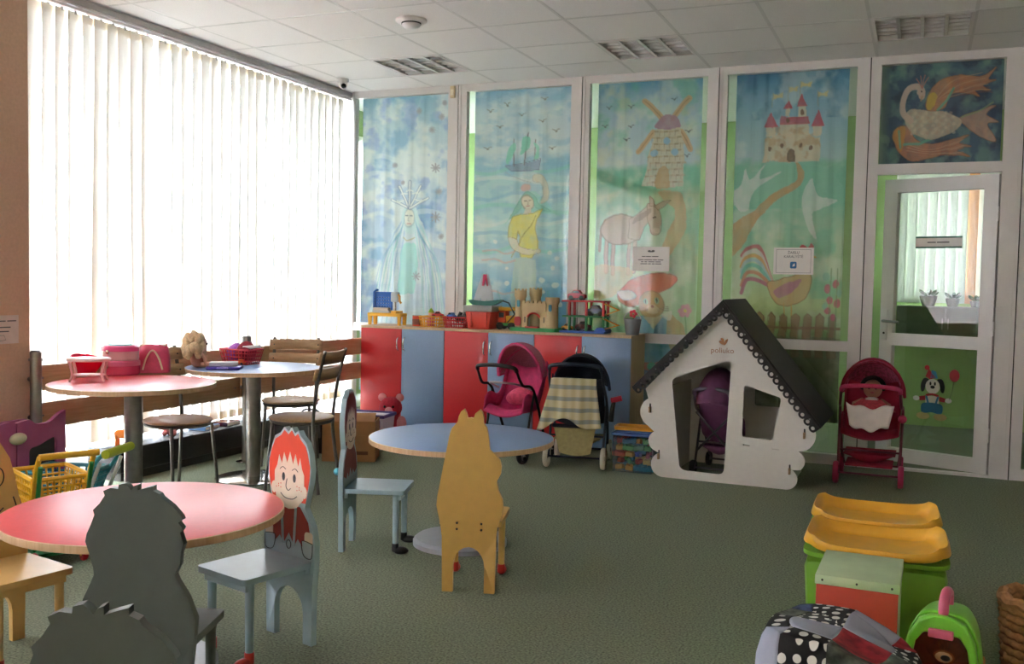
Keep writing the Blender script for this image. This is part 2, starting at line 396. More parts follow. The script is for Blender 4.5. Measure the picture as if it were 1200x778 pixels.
W5 = struct('added_corridor_window', B().prism([(w5[0],w5[2]),(w5[1],w5[2]),(w5[1],w5[3]),(w5[0],w5[3])], WX-.08, WX-.02, [[(w5[0]+.06,w5[2]+.06),(w5[1]-.06,w5[2]+.06),(w5[1]-.06,w5[3]-.06),(w5[0]+.06,w5[3]-.06)]], 'YZ'), m_white)
obj('pane', B().box((WX-.052,w5[0]+.05,w5[2]+.05), (WX-.048,w5[1]-.05,w5[3]-.05)), m_wglass, W5, 0)
obj('blind', B().box((WX-.006,w5[0]+.003,w5[2]+.003), (WX-.004,w5[1]-.003,w5[3]-.003)), M('sheer_blind', 'eef0ea', .9, trans=.75), W5, 0)
cw = struct('stand_in_window', B().prism([(gw[0]-.03,gw[2]-.03),(gw[1]+.03,gw[2]-.03),(gw[1]+.03,gw[3]+.03),(gw[0]-.03,gw[3]+.03)], 2.58, 2.7,
      [[(gw[0]+.03,gw[2]+.03),(gw[1]-.03,gw[2]+.03),(gw[1]-.03,gw[3]-.03),(gw[0]+.03,gw[3]-.03)]]), m_white)
obj('pane', B().box((gw[0]+.02,2.66,gw[2]+.02), (gw[1]-.02,2.664,gw[3]-.02)), m_wglass, cw, 0)

# the long window behind the blinds
W = struct('window_1', B().box((WX-.09,-3.76,.02), (WX+.05,.0,.12)).box((WX-.05,-3.76,2.92), (WX+.05,.0,H+.02)), m_white)
wy = [-3.74, -2.5, -1.27, -.04]
for y in wy: obj('mullion', B().box((WX-.04,y-.035,.12), (WX+.04,y+.035,2.92)), m_white, W, 0)
for a, b in zip(wy, wy[1:]):
    obj('pane', B().box((WX-.004,a+.035,.12), (WX+.004,b-.035,2.92)), m_wglass, W, 0)
struct('trim_1', B().box((WX,-3.75,0), (-.5,-.04,.12), .006), m_white, 40)     # low sill along the window

# ---- glazed partition
J = [-.211, .85, 1.966, 3.071, 4.162, 5.165, 6.26, 7.36, 8.0]
pane = [(-.175,.752), (.928,1.87), (2.03,2.984), (3.134,4.071), (4.233,5.04), (5.24,6.18), (6.34,7.28), (7.44,7.96)]
ZT, ZM1, ZM0, ZB = 2.925, .921, .846, .075
wb = struct('wall_back', B().box((WX-.1,.0,0), (-.215,.05,H+.02)), m_white)
for k in range(8):
    a, b = J[k]+.004, J[k+1]-.004; p0, p1 = pane[k]
    obj('mullion', B().box((a,-.03,0), (p0,.03,H)).box((a,-.036,0), (a+.022,-.03,H)), m_white, wb, 0)
    obj('mullion', B().box((p1,-.03,0), (b,.03,H)).box((b-.022,-.036,0), (b,-.03,H)), m_white, wb, 0)
    obj('rail', B().box((p0,-.03,ZT), (p1,.03,H)), m_white, wb, 0)
    if k == 4:
        obj('rail', B().box((p0,-.03,2.14), (p1,.03,2.214)), m_white, wb, 0)
        obj('pane', B().box((p0-.01,-.004,2.204), (p1+.01,.002,ZT+.01)), m_glass, wb, 0)
        obj('threshold', B().box((p0,-.03,0), (p1,.03,.018)), m_white, wb, 0)
    else:
        obj('rail', B().box((p0,-.03,ZM0), (p1,.03,ZM1)), m_white, wb, 0)
        obj('rail', B().box((p0,-.03,0), (p1,.03,ZB)), m_white, wb, 0)
        obj('pane', B().box((p0-.01,-.004,ZM1-.01), (p1+.01,.002,ZT+.01)), m_glass, wb, 0)
        obj('pane', B().box((p0-.01,-.004,ZB-.01), (p1+.01,.002,ZM0+.01)), m_glass, wb, 0)
for x in J[1:-1]: obj('joint', B().box((x-.004,-.02,0), (x+.004,.02,H)), m_dark, wb, 0)

# ---- door, ajar into the corridor, hinged on its right side
door = bpy.data.objects.new('door_1', None); col.objects.link(door); door['kind'] = 'structure'
door.location = (5.036, .0, 0); door.rotation_euler = (0, 0, -R(21))
LW = .80
lf = B().prism([(-LW,.025),(0,.025),(0,2.128),(-LW,2.128)], -.03, .03,
     [[(-LW+.095,.985),(-.095,.985),(-.095,2.03),(-LW+.095,2.03)], [(-LW+.095,.125),(-.095,.125),(-.095,.895),(-LW+.095,.895)]])
obj('leaf_frame', lf, m_white, door, 0)
for z0, z1 in ((.12,.9), (.98,2.035)): obj('pane', B().box((-LW+.09,-.003,z0), (-.09,.003,z1)), m_glass, door, 0)
hp = obj('handle_plate', B().box((-LW+.018,-.04,.93), (-LW+.058,-.03,1.16), .004), m_white, door)
obj('lever', B().tube([(-LW+.038,-.03,1.075), (-LW+.038,-.075,1.075), (-LW+.05,-.082,1.075), (-LW+.16,-.082,1.07)], .010, 10), m_steel, hp)
obj('keyhole', B().cyl((-LW+.036,-.044,.985), (-LW+.036,-.036,.985), .008, seg=12), m_dark, hp)
for z in (.3, 1.05, 1.85): obj('hinge', B().cyl((.006,-.036,z-.05), (.006,-.036,z+.05), .009), m_white, door)

# ================================================================== PAINTED SILK
m_silk = print_mat('painted_silk', .85, .1)
def lin_map(a0, a1, b0, b1): return lambda v: b0+(np.asarray(v)-a0)*(b1-b0)/(a1-a0)

def draw_queen(c):
    c.warp(10, 60, 2)
    c.vgrad([(60,'7fb2d6'),(150,'bcd8ea'),(300,'cfe2f4'),(420,'b4ccf0'),(600,'c4d8f6'),(750,'93aee6'),(1150,'6d8cd0')])
    c.wash('5f9ad0', 45, .6, .52, .7, 3); c.wash('f3f8fc', 60, .8, .5, .65, 8); c.wash('6d8fdc', 40, .5, .55, .7, 12)
    for y in (250, 300, 425, 520): c.line([(50,y),(110,y-14),(170,y+4),(240,y-20),(320,y)], 14, 'eef6fc', .5, True)
    c.poly([(195,385),(160,440),(130,520),(100,640),(80,790),(310,790),(300,660),(270,540),(240,450),(215,390)], 'e4f0fa', .85, True)
    for k, x in enumerate((120,145,170,235,262,285)): c.line([(195+(x-200)*.2,420),(x,560),(x+(x-200)*.35,790)], 5, ('8fb4ea','a9ddea')[k % 2], .6, True)
    c.poly([(172,520),(200,505),(225,520),(218,640),(196,650),(165,640)], '8fe0dc', .8, True)
    c.ell(198,430,30,46,'cdeaf4',.9); c.ell(196,425,16,30,'f8f4ee',.95,0,'8aa4b8'); c.line([(186,418),(193,418)],2.6,'4a5f7c',.9); c.line([(199,418),(206,418)],2.6,'4a5f7c',.9); c.line([(196,422),(194,434),(198,436)],1.8,'8a94a4',.7); c.line([(191,444),(202,444)],2.6,'b4707e',.9)
    for k in range(7): c.line([(180-k*2,430+k*8),(165-k*9,500+k*10),(150-k*12,620+k*14),(140-k*13,790)],2,('7fa4dc','5fb8c8')[k%2],.6,True); c.line([(214+k*2,430+k*8),(232+k*9,500+k*10),(250+k*10,620+k*14),(262+k*8,790)],2,('7fa4dc','5fb8c8')[k%2],.6,True)
    c.line([(178,485),(190,495),(200,492),(214,486)],3,'b8a878',.8,True)
    for a in (-70,-35,0,35,70): 
        x = 198+60*math.sin(R(a)); y = 395-78*math.cos(R(a)); c.line([(198,395),(x,y)], 9, '6f86b4', .8); c.line([(198,395),(x,y)], 5, 'fafcff', .95)
        for q in (-10,10): c.line([((198+x)/2+q,(395+y)/2-10),(198*.3+x*.7,395*.3+y*.7)], 4, 'f4f8fc', .95)
    for x, y, k in ((225,105,9),(262,165,10),(275,278,13),(285,350,9),(278,425,14),(295,482,8),(220,600,13),(175,320,6),(150,265,7),(290,130,8),(300,90,7)):
        for a in range(0, 180, 45): c.line([(x-k*math.cos(R(a)),y-k*math.sin(R(a))),(x+k*math.cos(R(a)),y+k*math.sin(R(a)))], 3.4, '9c98a8', .9)
def draw_ship(c):
    c.warp(8, 50, 5)
    c.vgrad([(30,'6ea6d6'),(110,'c4def0'),(240,'d8e8f2'),(285,'84c2e4'),(330,'b0e0ea'),(420,'aee2ec'),(520,'c4eaf2'),(620,'a4d2ec'),(700,'6aaee0'),(850,'4a8ccc'),(1150,'3a6cac')])
    c.wash('eef6fa', 60, .6, .5, .7, 4, 40); c.wash('6ab0d8', 40, .4, .5, .7, 9, 24)
    for k, y in enumerate((300,340,385,430,470,520,560)): c.line([(20,y),(100,y+14*(-1)**k),(190,y-8),(280,y+10),(380,y-12*(-1)**k)], 12, ('7fd8cc','f0f8fa','6fb4de')[k % 3], .5, True)
    for x, y in ((95,103),(150,83),(200,122),(128,160),(265,145),(308,180),(88,228),(300,237),(270,76)): bird(c, x, y, 11, '6a706c', .75)
    c.poly([(148,290),(262,265),(258,300),(170,306)], '7c93c0', .9, False, '4f5f80'); c.line([(178,290),(176,200)],3,'6d6f7a'); c.line([(208,285),(222,180)],3,'6d6f7a'); c.line([(240,270),(245,205)],3,'6d6f7a')
    c.poly([(155,240),(178,210),(184,225),(172,262),(160,285),(150,275)], '74d4be', .95, True); c.poly([(205,195),(228,195),(222,230),(196,248),(200,225)], '6fd2bc', .95, True); c.poly([(238,215),(255,225),(255,260),(236,262),(246,240)], '7ad8c4', .95, True)
    c.line([(150,310),(190,330),(230,345)],2,'8aa0b0',.6)
    c.poly([(212,380),(250,375),(300,430),(330,455),(270,440),(190,450),(150,480),(190,430)], '8fdcd0', .7, True)
    c.poly([(262,410),(290,400),(285,350),(262,318),(238,322),(240,342),(265,350),(272,385)], 'e8e2cf', .95, True, 'a89c88')
    c.poly([(204,392),(222,374),(246,388),(258,412),(300,440),(262,432),(244,420),(236,392),(212,402),(200,430),(168,462),(186,428)], '7ccabc', .9, True, '4a9a94')
    c.ell(223,408,17,24,'f2ead6',1,-12,'8a7c68'); c.line([(213,404),(219,402)],2.4,'4a463e'); c.line([(226,401),(232,400)],2.4,'4a463e'); c.line([(223,404),(224,414),(221,416)],1.6,'8a7c68'); c.line([(219,422),(229,419)],2.4,'b0605c'); c.poly([(216,428),(232,426),(236,445),(212,448)],'f0e6d0',1)
    c.ell(215,362,15,12,'e4b0b0',.8)
    c.poly([(178,455),(205,444),(240,444),(270,430),(266,448),(254,466),(248,490),(256,520),(258,560),(240,592),(205,590),(196,560),(202,520),(196,500),(190,528),(162,522),(166,484)], 'ece268', 1, False, '8f8434', 2.2)
    for k in range(60):
        x = 172+80*((k*37) % 60)/60; y = 450+140*((k*23) % 60)/60; c.ell(x, y, 1.8, 1.8, '8f8a3c', .6)
    c.poly([(164,522),(190,528),(200,552),(240,566),(262,562),(266,574),(240,582),(200,574),(172,552)], 'f2ead6', 1, True, '8a7c68')
    c.poly([(196,590),(240,598),(255,640),(252,1000),(182,1000),(180,640)], 'c4e2d8', .85, True)
    for x, y, r in ((118,537,7),(295,572,9),(320,592,7),(274,660,9),(318,680,11),(308,622,7),(162,676,9),(158,622,6),(334,742,9),(282,700,6),(336,830,9),(120,850,7),(60,800,8)): c.ell(x, y, r, r, 'eef6fa', .9)
    for y in (570,600,705): c.line([(80,y),(120,y-5),(150,y+6),(185,y)], 6, 'e0a6a8', .55, True)
    for x in (60,140,300,350): c.line([(x,1100),(x+8,800),(x-6,700)], 5, '5aa8b0', .4, True)
def draw_mill(c):
    c.warp(8, 50, 7)
    c.vgrad([(25,'3f82bc'),(70,'86b4d2'),(150,'a9cbe0'),(265,'b4d2dc'),(285,'5fbd9c'),(330,'5cb586'),(360,'b9dcae'),(450,'8fcdae'),(560,'b4d2a4'),(640,'a5cf9c'),(760,'b2cc94'),(1000,'5f7a5c')])
    c.wash('e8f0d8', 60, .55, .5, .7, 4); c.wash('54b89a', 50, .45, .52, .7, 15); c.wash('e0d6a0', 60, .4, .55, .7, 22)
    for x, y in ((75,103),(140,101),(62,154),(140,160),(265,90),(308,182),(128,199),(304,248)): bird(c, x, y, 9, '4d565c', .8)
    c.poly([(230,345),(290,350),(305,400),(300,470),(260,540),(215,560),(255,480),(275,410),(240,370)], 'd9b47c', .85, True)
    for q in (((178,88),(232,142)),((310,88),(262,140)),((205,180),(165,232)),((288,182),(314,230))):
        c.line(q, 16, 'd0a878', .95); c.line(q, 3, 'a27850', .8)
    c.poly([(206,165),(225,136),(250,130),(275,140),(288,170),(245,172)], 'a0708c', .95, True)
    c.poly([(208,172),(286,170),(300,300),(298,335),(178,332),(192,280)], 'cfc2a2', .97)
    for r in range(9):
        y = 178+r*18
        for x in range(180+(r % 2)*7, 300, 15):
            if 206-(y-170)*.17 < x < 284+(y-170)*.1: c.line([(x,y),(x+9,y)], 5, ('8f7f5c','b5a47c')[(x+r) % 2], .8); c.line([(x,y),(x,y+12)], 1.4, '7a6c50', .6)
    for x, y in ((248,205),(212,242),(268,238)): c.ell(x, y, 10, 10, '7fb4d8', .9)
    c.poly([(222,335),(222,295),(240,276),(256,295),(258,335)], 'b08a50', .95, True)
    # donkey
    for x, y in ((78,480),(98,485),(146,485),(162,478)): c.line([(x,y),(x-4,y+60),(x-2,y+100)], 13, '8a7460', 1); c.line([(x,y),(x-4,y+60),(x-2,y+98)], 10, 'b89e80', 1)
    c.line([(70,430),(58,470),(54,520)], 9, '9a846a', .95, True); c.ell(118,455,62,44,'b89e80',1,-4,'6a5842')
    c.poly([(140,425),(165,412),(196,384),(218,396),(214,424),(190,448),(172,486),(140,480)], 'b89e80', 1, False, '6a5842', 1.8)
    c.poly([(192,386),(212,384),(228,398),(238,430),(238,458),(228,472),(212,470),(206,448),(196,428)], 'bda488', 1, True, '6a5842', 2)
    c.poly([(200,390),(203,360),(212,370),(215,392)], 'b89e80', 1, False, '6a5842', 2); c.poly([(216,390),(240,376),(264,372),(246,392),(226,402)], 'b89e80', 1, False, '6a5842', 2); c.ell(226,462,10,8,'d8c8b0',.9)
    c.poly([(148,440),(165,415),(200,398),(205,410),(175,430)], '8a7660', .8, True); c.line([(213,425),(219,423)], 4, '3c352e')
    c.poly([(30,575),(100,560),(160,580),(120,640),(40,660)], 'e0b878', .7, True)
    # cat in a red hat
    c.poly([(115,640),(160,600),(235,580),(285,590),(270,620),(225,640),(160,680),(120,668)], 'dc5a42', 1, True, '8a3428', 2.2); c.poly([(160,672),(195,610),(240,582),(280,600),(240,640)], 'd86c52', .9, True)
    c.poly([(110,640),(150,632),(168,650),(130,662)], 'ece8dc', .9, True, '8f8f8a')
    c.ell(215,672,40,36,'b08a58',.97,0,'7a5c38'); c.ell(200,665,7,8,'7fae84',1); c.ell(232,662,7,8,'7fae84',1); c.ell(200,665,2.5,6,'2f3a30'); c.ell(232,662,2.5,6,'2f3a30'); c.ell(218,684,18,12,'d8c294',.9); c.ell(218,677,5,4,'7c4a40')
    for s_ in (-1,1):
        for q in (0,6,12): c.line([(218+s_*14,684+q*.4),(218+s_*48,676+q)], 1.4, '6a5a48', .7)
    c.poly([(165,715),(205,705),(222,735),(238,705),(270,715),(285,800),(280,860),(160,860),(150,800)], '5f93bc', .95, True)
    c.poly([(190,705),(222,742),(250,705)], 'd8c294', .95)
    c.poly([(262,705),(300,720),(315,760),(300,800),(270,800)], 'c0975c', .9, True); c.poly([(245,700),(275,690),(270,715)], 'eee8d8', .9, True)
    c.poly([(140,838),(300,838),(300,862),(140,862)], 'b8503e', .95); c.ell(222,850,14,12,'58b090',.95)
    c.poly([(135,862),(305,862),(310,1100),(130,1100)], '3a4668', .95)
    for a in range(0,360,60): c.ell(315+12*math.cos(R(a)),690+14*math.sin(R(a)),8,8,'e08aa0',.9)
    c.ell(315,690,5,5,'e6c85a'); c.line([(315,705),(318,760)],3,'5f9a58',.8)
    c.wash('5f8a5a', 30, .5, .5, .65, 31, 60, (c.Y > 780)*1.0)
def draw_castle(c):
    c.warp(8, 50, 9)
    c.vgrad([(30,'2f6fa6'),(90,'6fa6cc'),(170,'8fc0d8'),(265,'a4ccd0'),(285,'7fcaa8'),(400,'86ceaa'),(480,'b4d8b0'),(600,'a8ce8c'),(660,'b4cc80'),(720,'7c9a58'),(760,'566a42'),(1000,'3f4a34')])
    c.wash('2c6496', 40, .55, .55, .72, 3, 60, (c.Y < 160)*1.0); c.wash('e6f0ec', 50, .5, .52, .7, 6, None, (c.Y < 300)*1.0); c.wash('58bf9c', 60, .5, .5, .68, 17, None, (c.Y > 260)*(c.Y < 640)*1.0); c.wash('e8f0d8', 70, .55, .52, .7, 27, None, (c.Y > 400)*1.0)
    c.poly([(60,330),(110,290),(200,272),(290,290),(340,340),(350,420),(280,400),(120,400)], '84d4b4', .5, True)
    c.poly([(212,272),(238,300),(230,335),(170,375),(120,420),(90,470),(40,530),(20,520),(20,455),(90,410),(160,355),(215,325),(218,300)], 'c8985a', .9, True)
    c.poly([(120,275),(125,210),(155,205),(160,195),(240,195),(250,208),(278,208),(278,275)], 'e4d2b0', .97); c.poly([(164,198),(164,170),(242,170),(242,198)], 'e2d0ae', .97)
    c.wash('b88a58', 16, .5, .5, .65, 33, None, c.inside([(120,275),(125,210),(155,180),(242,180),(278,210),(278,275)]))
    for x0, x1, y0, y1, ya in ((124,157,205,180,137),(252,282,205,180,137),(178,192,150,130,110),(210,236,150,126,92)):
        c.poly([(x0+2,y0),(x1-2,y0),(x1-2,y1-4),(x0+2,y1-4)], 'e6d6b8', .97); c.poly([(x0-4,y1),((x0+x1)/2,ya),(x1+4,y1)], 'c8485a', .97)
    c.poly([(162,175),(170,152),(240,150),(246,172)], 'c04a58', .97)
    for x, y in ((172,228),(224,228),(138,240),(254,238),(186,162),(222,140)): c.ell(x, y, 5, 7, '6a4a38', .9)
    c.poly([(190,272),(190,245),(200,236),(210,245),(210,272)], '5c4634', .97, True)
    for x, y in ((155,95),(198,82),(232,70),(282,98)): c.poly([(x-14,y-8),(x,y-3),(x+14,y-8),(x+12,y+7),(x,y+4),(x-14,y+8)], 'e0cc86', .95); c.line([(x-14,y-8),(x-14,y+30)],1.6,'9a8a60',.6)
    for q in ([(60,400),(30,360),(60,330),(72,290),(86,320),(130,280),(112,320),(175,300),(100,350),(85,400)], [(235,370),(262,320),(275,365),(330,375),(285,400),(262,420),(275,480),(250,450)]): c.poly(q, 'eaf2ea', .8, True)
    # rooster
    for k, (h, y) in enumerate((('c0525a',500),('e0d8d0',512),('d89a50',524),('9fc8d0',536),('60c0a4',550),('d07a58',568),('b05068',586))): c.line([(160,600+k*2),(120,y+8),(85,y+6),(70,y+26+k*3)], 10, h, .85, True)
    c.poly([(145,600),(180,590),(225,575),(240,540),(236,508),(256,505),(268,530),(262,560),(268,595),(250,640),(205,660),(165,650)], 'c89c5e', 1, True, '6c4c28', 2.2)
    c.poly([(165,620),(205,600),(240,590),(215,625),(180,640)], 'b0607a', .85, True); c.poly([(228,505),(236,492),(250,500),(262,490),(268,510),(250,515)], 'cc3f48', .97, True); c.ell(262,535,6,10,'c84848',.9); c.ell(254,522,3,3,'2a2420'); c.line([(264,524),(276,530)],4,'d8a840')
    for x in (195,215): c.line([(x,655),(x,690)], 3, 'c89a40')
    for k in range(9): x = 45+k*34; c.poly([(x,690),(x+11,680),(x+22,690),(x+22,800),(x,800)], '7c5638', .9, False, '4a3220')
    c.line([(30,720),(360,720)], 7, '6a4830', .8)
    for x, y in ((312,610),(334,600),(318,640),(340,650),(315,670),(330,690),(60,700),(100,710)): c.ell(x, y, 9, 11, 'c84860', .85)
    for x in (318,336): c.line([(x,760),(x+2,560)], 3, '5f8a4c', .7)
    for x, y in ((308,580),(345,625),(306,655)): c.ell(x, y, 8, 10, '7fc0a8', .7)
    c.poly([(20,745),(370,745),(370,1100),(20,1100)], '4a4a36', .6)
def draw_firebird(c):
    c.warp(6, 40, 4)
    c.vgrad([(40,'36506c'),(200,'2f4566'),(370,'34506a')]); c.wash('5f8a88', 60, .8, .5, .68, 3); c.wash('1f2c4a', 50, .8, .5, .66, 9); c.wash('7fa69a', 40, .5, .56, .7, 21)
    c.mix(np.clip((100-c.X)/30, 0, 1)*.7, '7a9080')
    for q, h in (([(225,195),(222,150),(260,105),(330,90),(400,95),(448,72),(420,105),(445,110),(405,125),(428,140),(380,140),(395,158),(340,145),(300,150),(280,190)], 'cf7a50'),
                 ([(110,270),(130,240),(165,245),(190,285),(240,300),(300,290),(368,275),(335,300),(375,312),(330,322),(372,345),(300,335),(240,345),(180,355),(130,320)], 'cf7a58'),
                 ([(330,225),(380,205),(450,190),(420,215),(460,240),(425,245),(455,300),(405,285),(360,250)], 'd4987c')):
        c.poly(q, h, .92, True, '8a4430', 2)
    for k in range(8): c.line([(235,180-k*2),(300+k*14,110+k*5),(400+k*5,85+k*9)], 2, ('e8b48a','a84e3c')[k % 2], .6, True)
    for k in range(6): c.line([(160,300+k*5),(240,320+k*3),(350,290+k*10)], 2, ('e8b48a','a84e3c')[k % 2], .6, True)
    c.poly([(222,190),(222,150),(240,135),(255,150),(240,185)], 'e0b83c', .9, True); c.poly([(108,275),(120,245),(150,245),(145,320),(125,305)], 'd88a3c', .85, True)
    c.line([(258,195),(290,165),(310,130)], 8, '58b494', .8); c.line([(150,300),(200,300),(235,285)], 9, '58b494', .8); c.line([(130,255),(138,310)], 7, '58b494', .8); c.line([(340,220),(390,205),(440,180)], 5, '88a070', .8)
    c.poly([(150,205),(170,190),(215,195),(290,205),(340,230),(310,265),(240,285),(180,265),(152,235)], 'ddc4a8', .95, True, '9a7a66')
    for r in range(6):
        for k in range(9): c.ell(168+k*17+(r % 2)*8, 205+r*12, 6, 5, ('c09a84','e8d4bc')[(k+r) % 2], .5)
    c.line([(170,225),(142,200),(140,160),(158,125),(185,118),(205,132),(202,150)], 20, 'dcb8a8', .95, True)
    c.ell(200,138,13,11,'dcb8a8',.95); c.line([(204,148),(200,164)],4,'c89a70'); c.ell(203,135,2.5,2.5,'2a2430')
    for a in (-40,-15,10,35): c.line([(205,125),(205+34*math.sin(R(a)),125-42*math.cos(R(a)))], 3, 'c8706a', .9)

silks = [
 (draw_queen, -.155, .73, .3, (48,318), (65,745), 'painted silk hanging of a pale snow queen with snowflakes and a star crown', 1),
 (draw_ship, .965, 1.86, .3, (45,362), (42,823), 'painted silk hanging of a sailing ship above a figure in a yellow spotted top', 2),
 (draw_mill, 2.075, 2.925, .12, (40,345), (36,755), 'painted silk hanging of a windmill, a donkey and a cat in a red hat', 3),
 (draw_castle, 3.19, 4.01, .3, (40,350), (38,750), 'painted silk hanging of a red-roofed castle on a hill above a rooster', 4)]
for fn, x0, x1, zb, (a0, a1), (b0, b1), lab, sd in silks:
    o = painted('silk_hanging', x0, x1, zb, 2.965, .06, 150, 380, lin_map(x0, x1, a0, a1), lin_map(ZT, ZM1, b0, b1), fn, m_silk, .009, sd)
    tag(o, lab, 'painted curtain', 'painted silk hangings behind the glass wall')
o = painted('silk_hanging', 4.235, 5.03, 2.18, 2.95, .06, 190, 180, lin_map(4.235, 5.03, 65, 470), lin_map(ZT, 2.214, 50, 365), draw_firebird, m_silk, .005, 9)
tag(o, 'dark blue painted silk of a firebird in the pane above the door', 'painted curtain', 'painted silk hangings behind the glass wall')

# ================================================================== BLINDS
m_slat = M('blind_fabric', 'f0ebe2', .9, var=.03, scale=240, trans=.068, bump=.15, bscale=500)
m_hem = M('blind_hem', 'ddd0b6', .9, var=.03, trans=.3)
m_track = M('track_grey', 'b4b2b0', .4, .3)
def slat_mesh(w, z0, z1, twist, lean, seed):
    b = B(); r_ = random.Random(seed); ph = r_.random()*6
    def fn(u, v):
        z = z1+(z0-z1)*v; a = R(twist)*v**1.5; x = (u-.5)*w; bow = .006*math.cos((u-.5)*PI)
        return (bow*math.cos(a)-x*math.sin(a)*.8 + .004*math.sin(v*5+ph), x*math.cos(a)+lean*v, z)
    b.sheet(fn, 4, 14); return b
def blind(name, label, y0, y1, n, messy, grp):
    t = thing(name, label, 'blind', (-.25, 0, 0), 0, grp)
    for k in range(n):
        y = y0+(y1-y0)*(k+.5)/n; rr = random.Random(k*13+n)
        tw = rr.uniform(-8, 8) if not messy else rr.uniform(-8, 22)
        o = obj('slat', slat_mesh(.127, .245, 2.897, tw, rr.uniform(-.05, .03) if messy else rr.uniform(-.012, .012), k), m_slat, t, 60, (0, y, 0), (0, 0, R(rr.uniform(4, 14) if not messy else rr.uniform(2, 16))))
        h = obj('hem', B().sheet(lambda u, v: (-.002, (u-.5)*.126, 2.9-.055*v), 3, 2), m_hem, o, 0)
        obj('hem', B().sheet(lambda u, v: (.003+.004*math.sin(k), (u-.5)*.126, .30-.058*v), 3, 2), m_hem, o, 0) if not messy else None
        obj('carrier', B().cbox((0,0,2.9), (.012,.02,.03)), m_track, o, 0)
    return t
blind('vertical_blind', 'cream vertical blind of loosely twisted slats beside the brown wall', -3.74, -2.44, 13, True, 'window blinds')
blind('vertical_blind', 'cream vertical blind of evenly closed slats beside the painted silks', -2.38, -.10, 22, False, 'window blinds')
tr = thing('blind_track', 'grey and white blind track under the ceiling edge', 'blind track', (-.25,0,0))
obj('profile', B().box((-.03,-3.75,2.935), (.045,-.035,2.975), .003), m_track, tr)
obj('runner', B().box((-.025,-3.75,2.905), (.04,-.035,2.918)).box((-.025,-3.75,2.926), (.04,-.035,2.935)), m_white, tr, 0)
for k in range(30): obj('glider', B().cbox((.012, -3.69+k*.125, 2.92), (.03,.014,.014)), m_white, tr, 0)
# blind built beyond the door in place of the reflection in its glass
cb = thing('vertical_blind', 'pale blind with one orange slat standing in for a reflection in the door glass', 'blind', (0,2.53,0), 0, 'window blinds')
obj('headrail', B().box((4.3,-.02,2.44), (5.25,.08,2.49), .004), m_white, cb)
m_dim = M('dim_slat', 'cfd8c8', .9, trans=.02); m_or = M('orange_slat', 'd09a6a', .9, trans=.02)
for k in range(10):
    x = 4.36+k*.088; obj('slat', B().sheet(lambda u, v: (x+(u-.5)*.095, .012*math.cos(u*PI)+.02*u, 2.46-1.27*v), 4, 4), m_or if k == 7 else m_dim, cb, 60)

# ================================================================== CEILING FITTINGS
m_alu = M('louvre_aluminium', 'dddbd8', .35, .6, var=.05)
m_tube = M('lamp_tube', 'e8e6e0', .3)
def ceiling_light(x, label):
    t = thing('ceiling_light', label, 'ceiling light', (x+.3, -A0-.3, H), 0, 'recessed ceiling lights')
    fr = B().prism([(-.295,-.295),(.295,-.295),(.295,.295),(-.295,.295)], -.004, .006, [[(-.275,-.275),(-.275,.275),(.275,.275),(.275,-.275)]], 'XY')
    obj('frame', fr, m_white, t, 0)
    hs = B().box((-.29,-.29,.085), (.29,.29,.09))
    for sx_ in (-1,1): hs.box((min(sx_*.285,sx_*.29),-.29,.004), (max(sx_*.285,sx_*.29),.29,.09)).box((-.29,min(sx_*.285,sx_*.29),.004), (.29,max(sx_*.285,sx_*.29),.09))
    obj('housing', hs, m_alu, t, 0)
    for k in range(4): obj('tube', B().cyl((-.21+k*.14,-.27,.06), (-.21+k*.14,.27,.06), .012, seg=10), m_tube, t)
    for k in range(3): obj('louvre', B().taper((-.14+k*.14,0,.0), (.022,.55), (.004,.55), .045), m_alu, t, 0)
    for k in range(6): obj('louvre_blade', B().cbox((0,-.235+k*.094,.024), (.55,.004,.042)), m_alu, t, 0)
    return t
ceiling_light(.6, 'square louvred ceiling light nearest the window blinds')
ceiling_light(2.4, 'square louvred ceiling light in front of the windmill painting')
ceiling_light(4.2, 'square louvred ceiling light in front of the glass door')
p = P(482, 23, H)
t = thing('smoke_detector', 'round white smoke detector on the ceiling tiles', 'smoke detector', (p.x, p.y, H))
obj('base', B().lathe([(0,.0),(.1,0),(.1,-.012),(.085,-.022),(0,-.022)], 40), m_white, t)
obj('chamber', B().lathe([(.03,-.02),(.06,-.024),(.06,-.036),(.05,-.05),(.02,-.058),(0,-.058)], 32), m_white, t)
obj('vent_ring', B().lathe([(.055,-.022),(.0635,-.022),(.0635,-.03),(.055,-.03)], 32, close=True), m_dark, t)
t = thing('security_camera', 'small white dome camera with dark lens above the blinds', 'security camera', (P(402,93,H).x, P(402,93,H).y, H))
obj('mount', B().lathe([(0,0),(.05,0),(.05,-.02),(.042,-.03),(0,-.03)], 28), m_white, t)
hd = obj('head', B().ball((.01,-.012,-.05), .036), m_white, t)
obj('lens', B().ball((.03,-.036,-.062), .022), M('lens_black', '0d0d10', .15), hd)
a = PY(531, 108, -.04)
t = thing('motion_sensor', 'small beige sensor box on the white frame beside the snow queen', 'sensor', (a.x, -.037, a.z))
obj('case', B().box((-.022,-.022,-.05), (.022,0,.05), .004), M('aged_plastic', 'd8c296', .5), t)
obj('lens_window', B().box((-.015,-.025,-.03), (.015,-.021,.02), .001), M('sensor_lens', 'e8dcc0', .3), t)

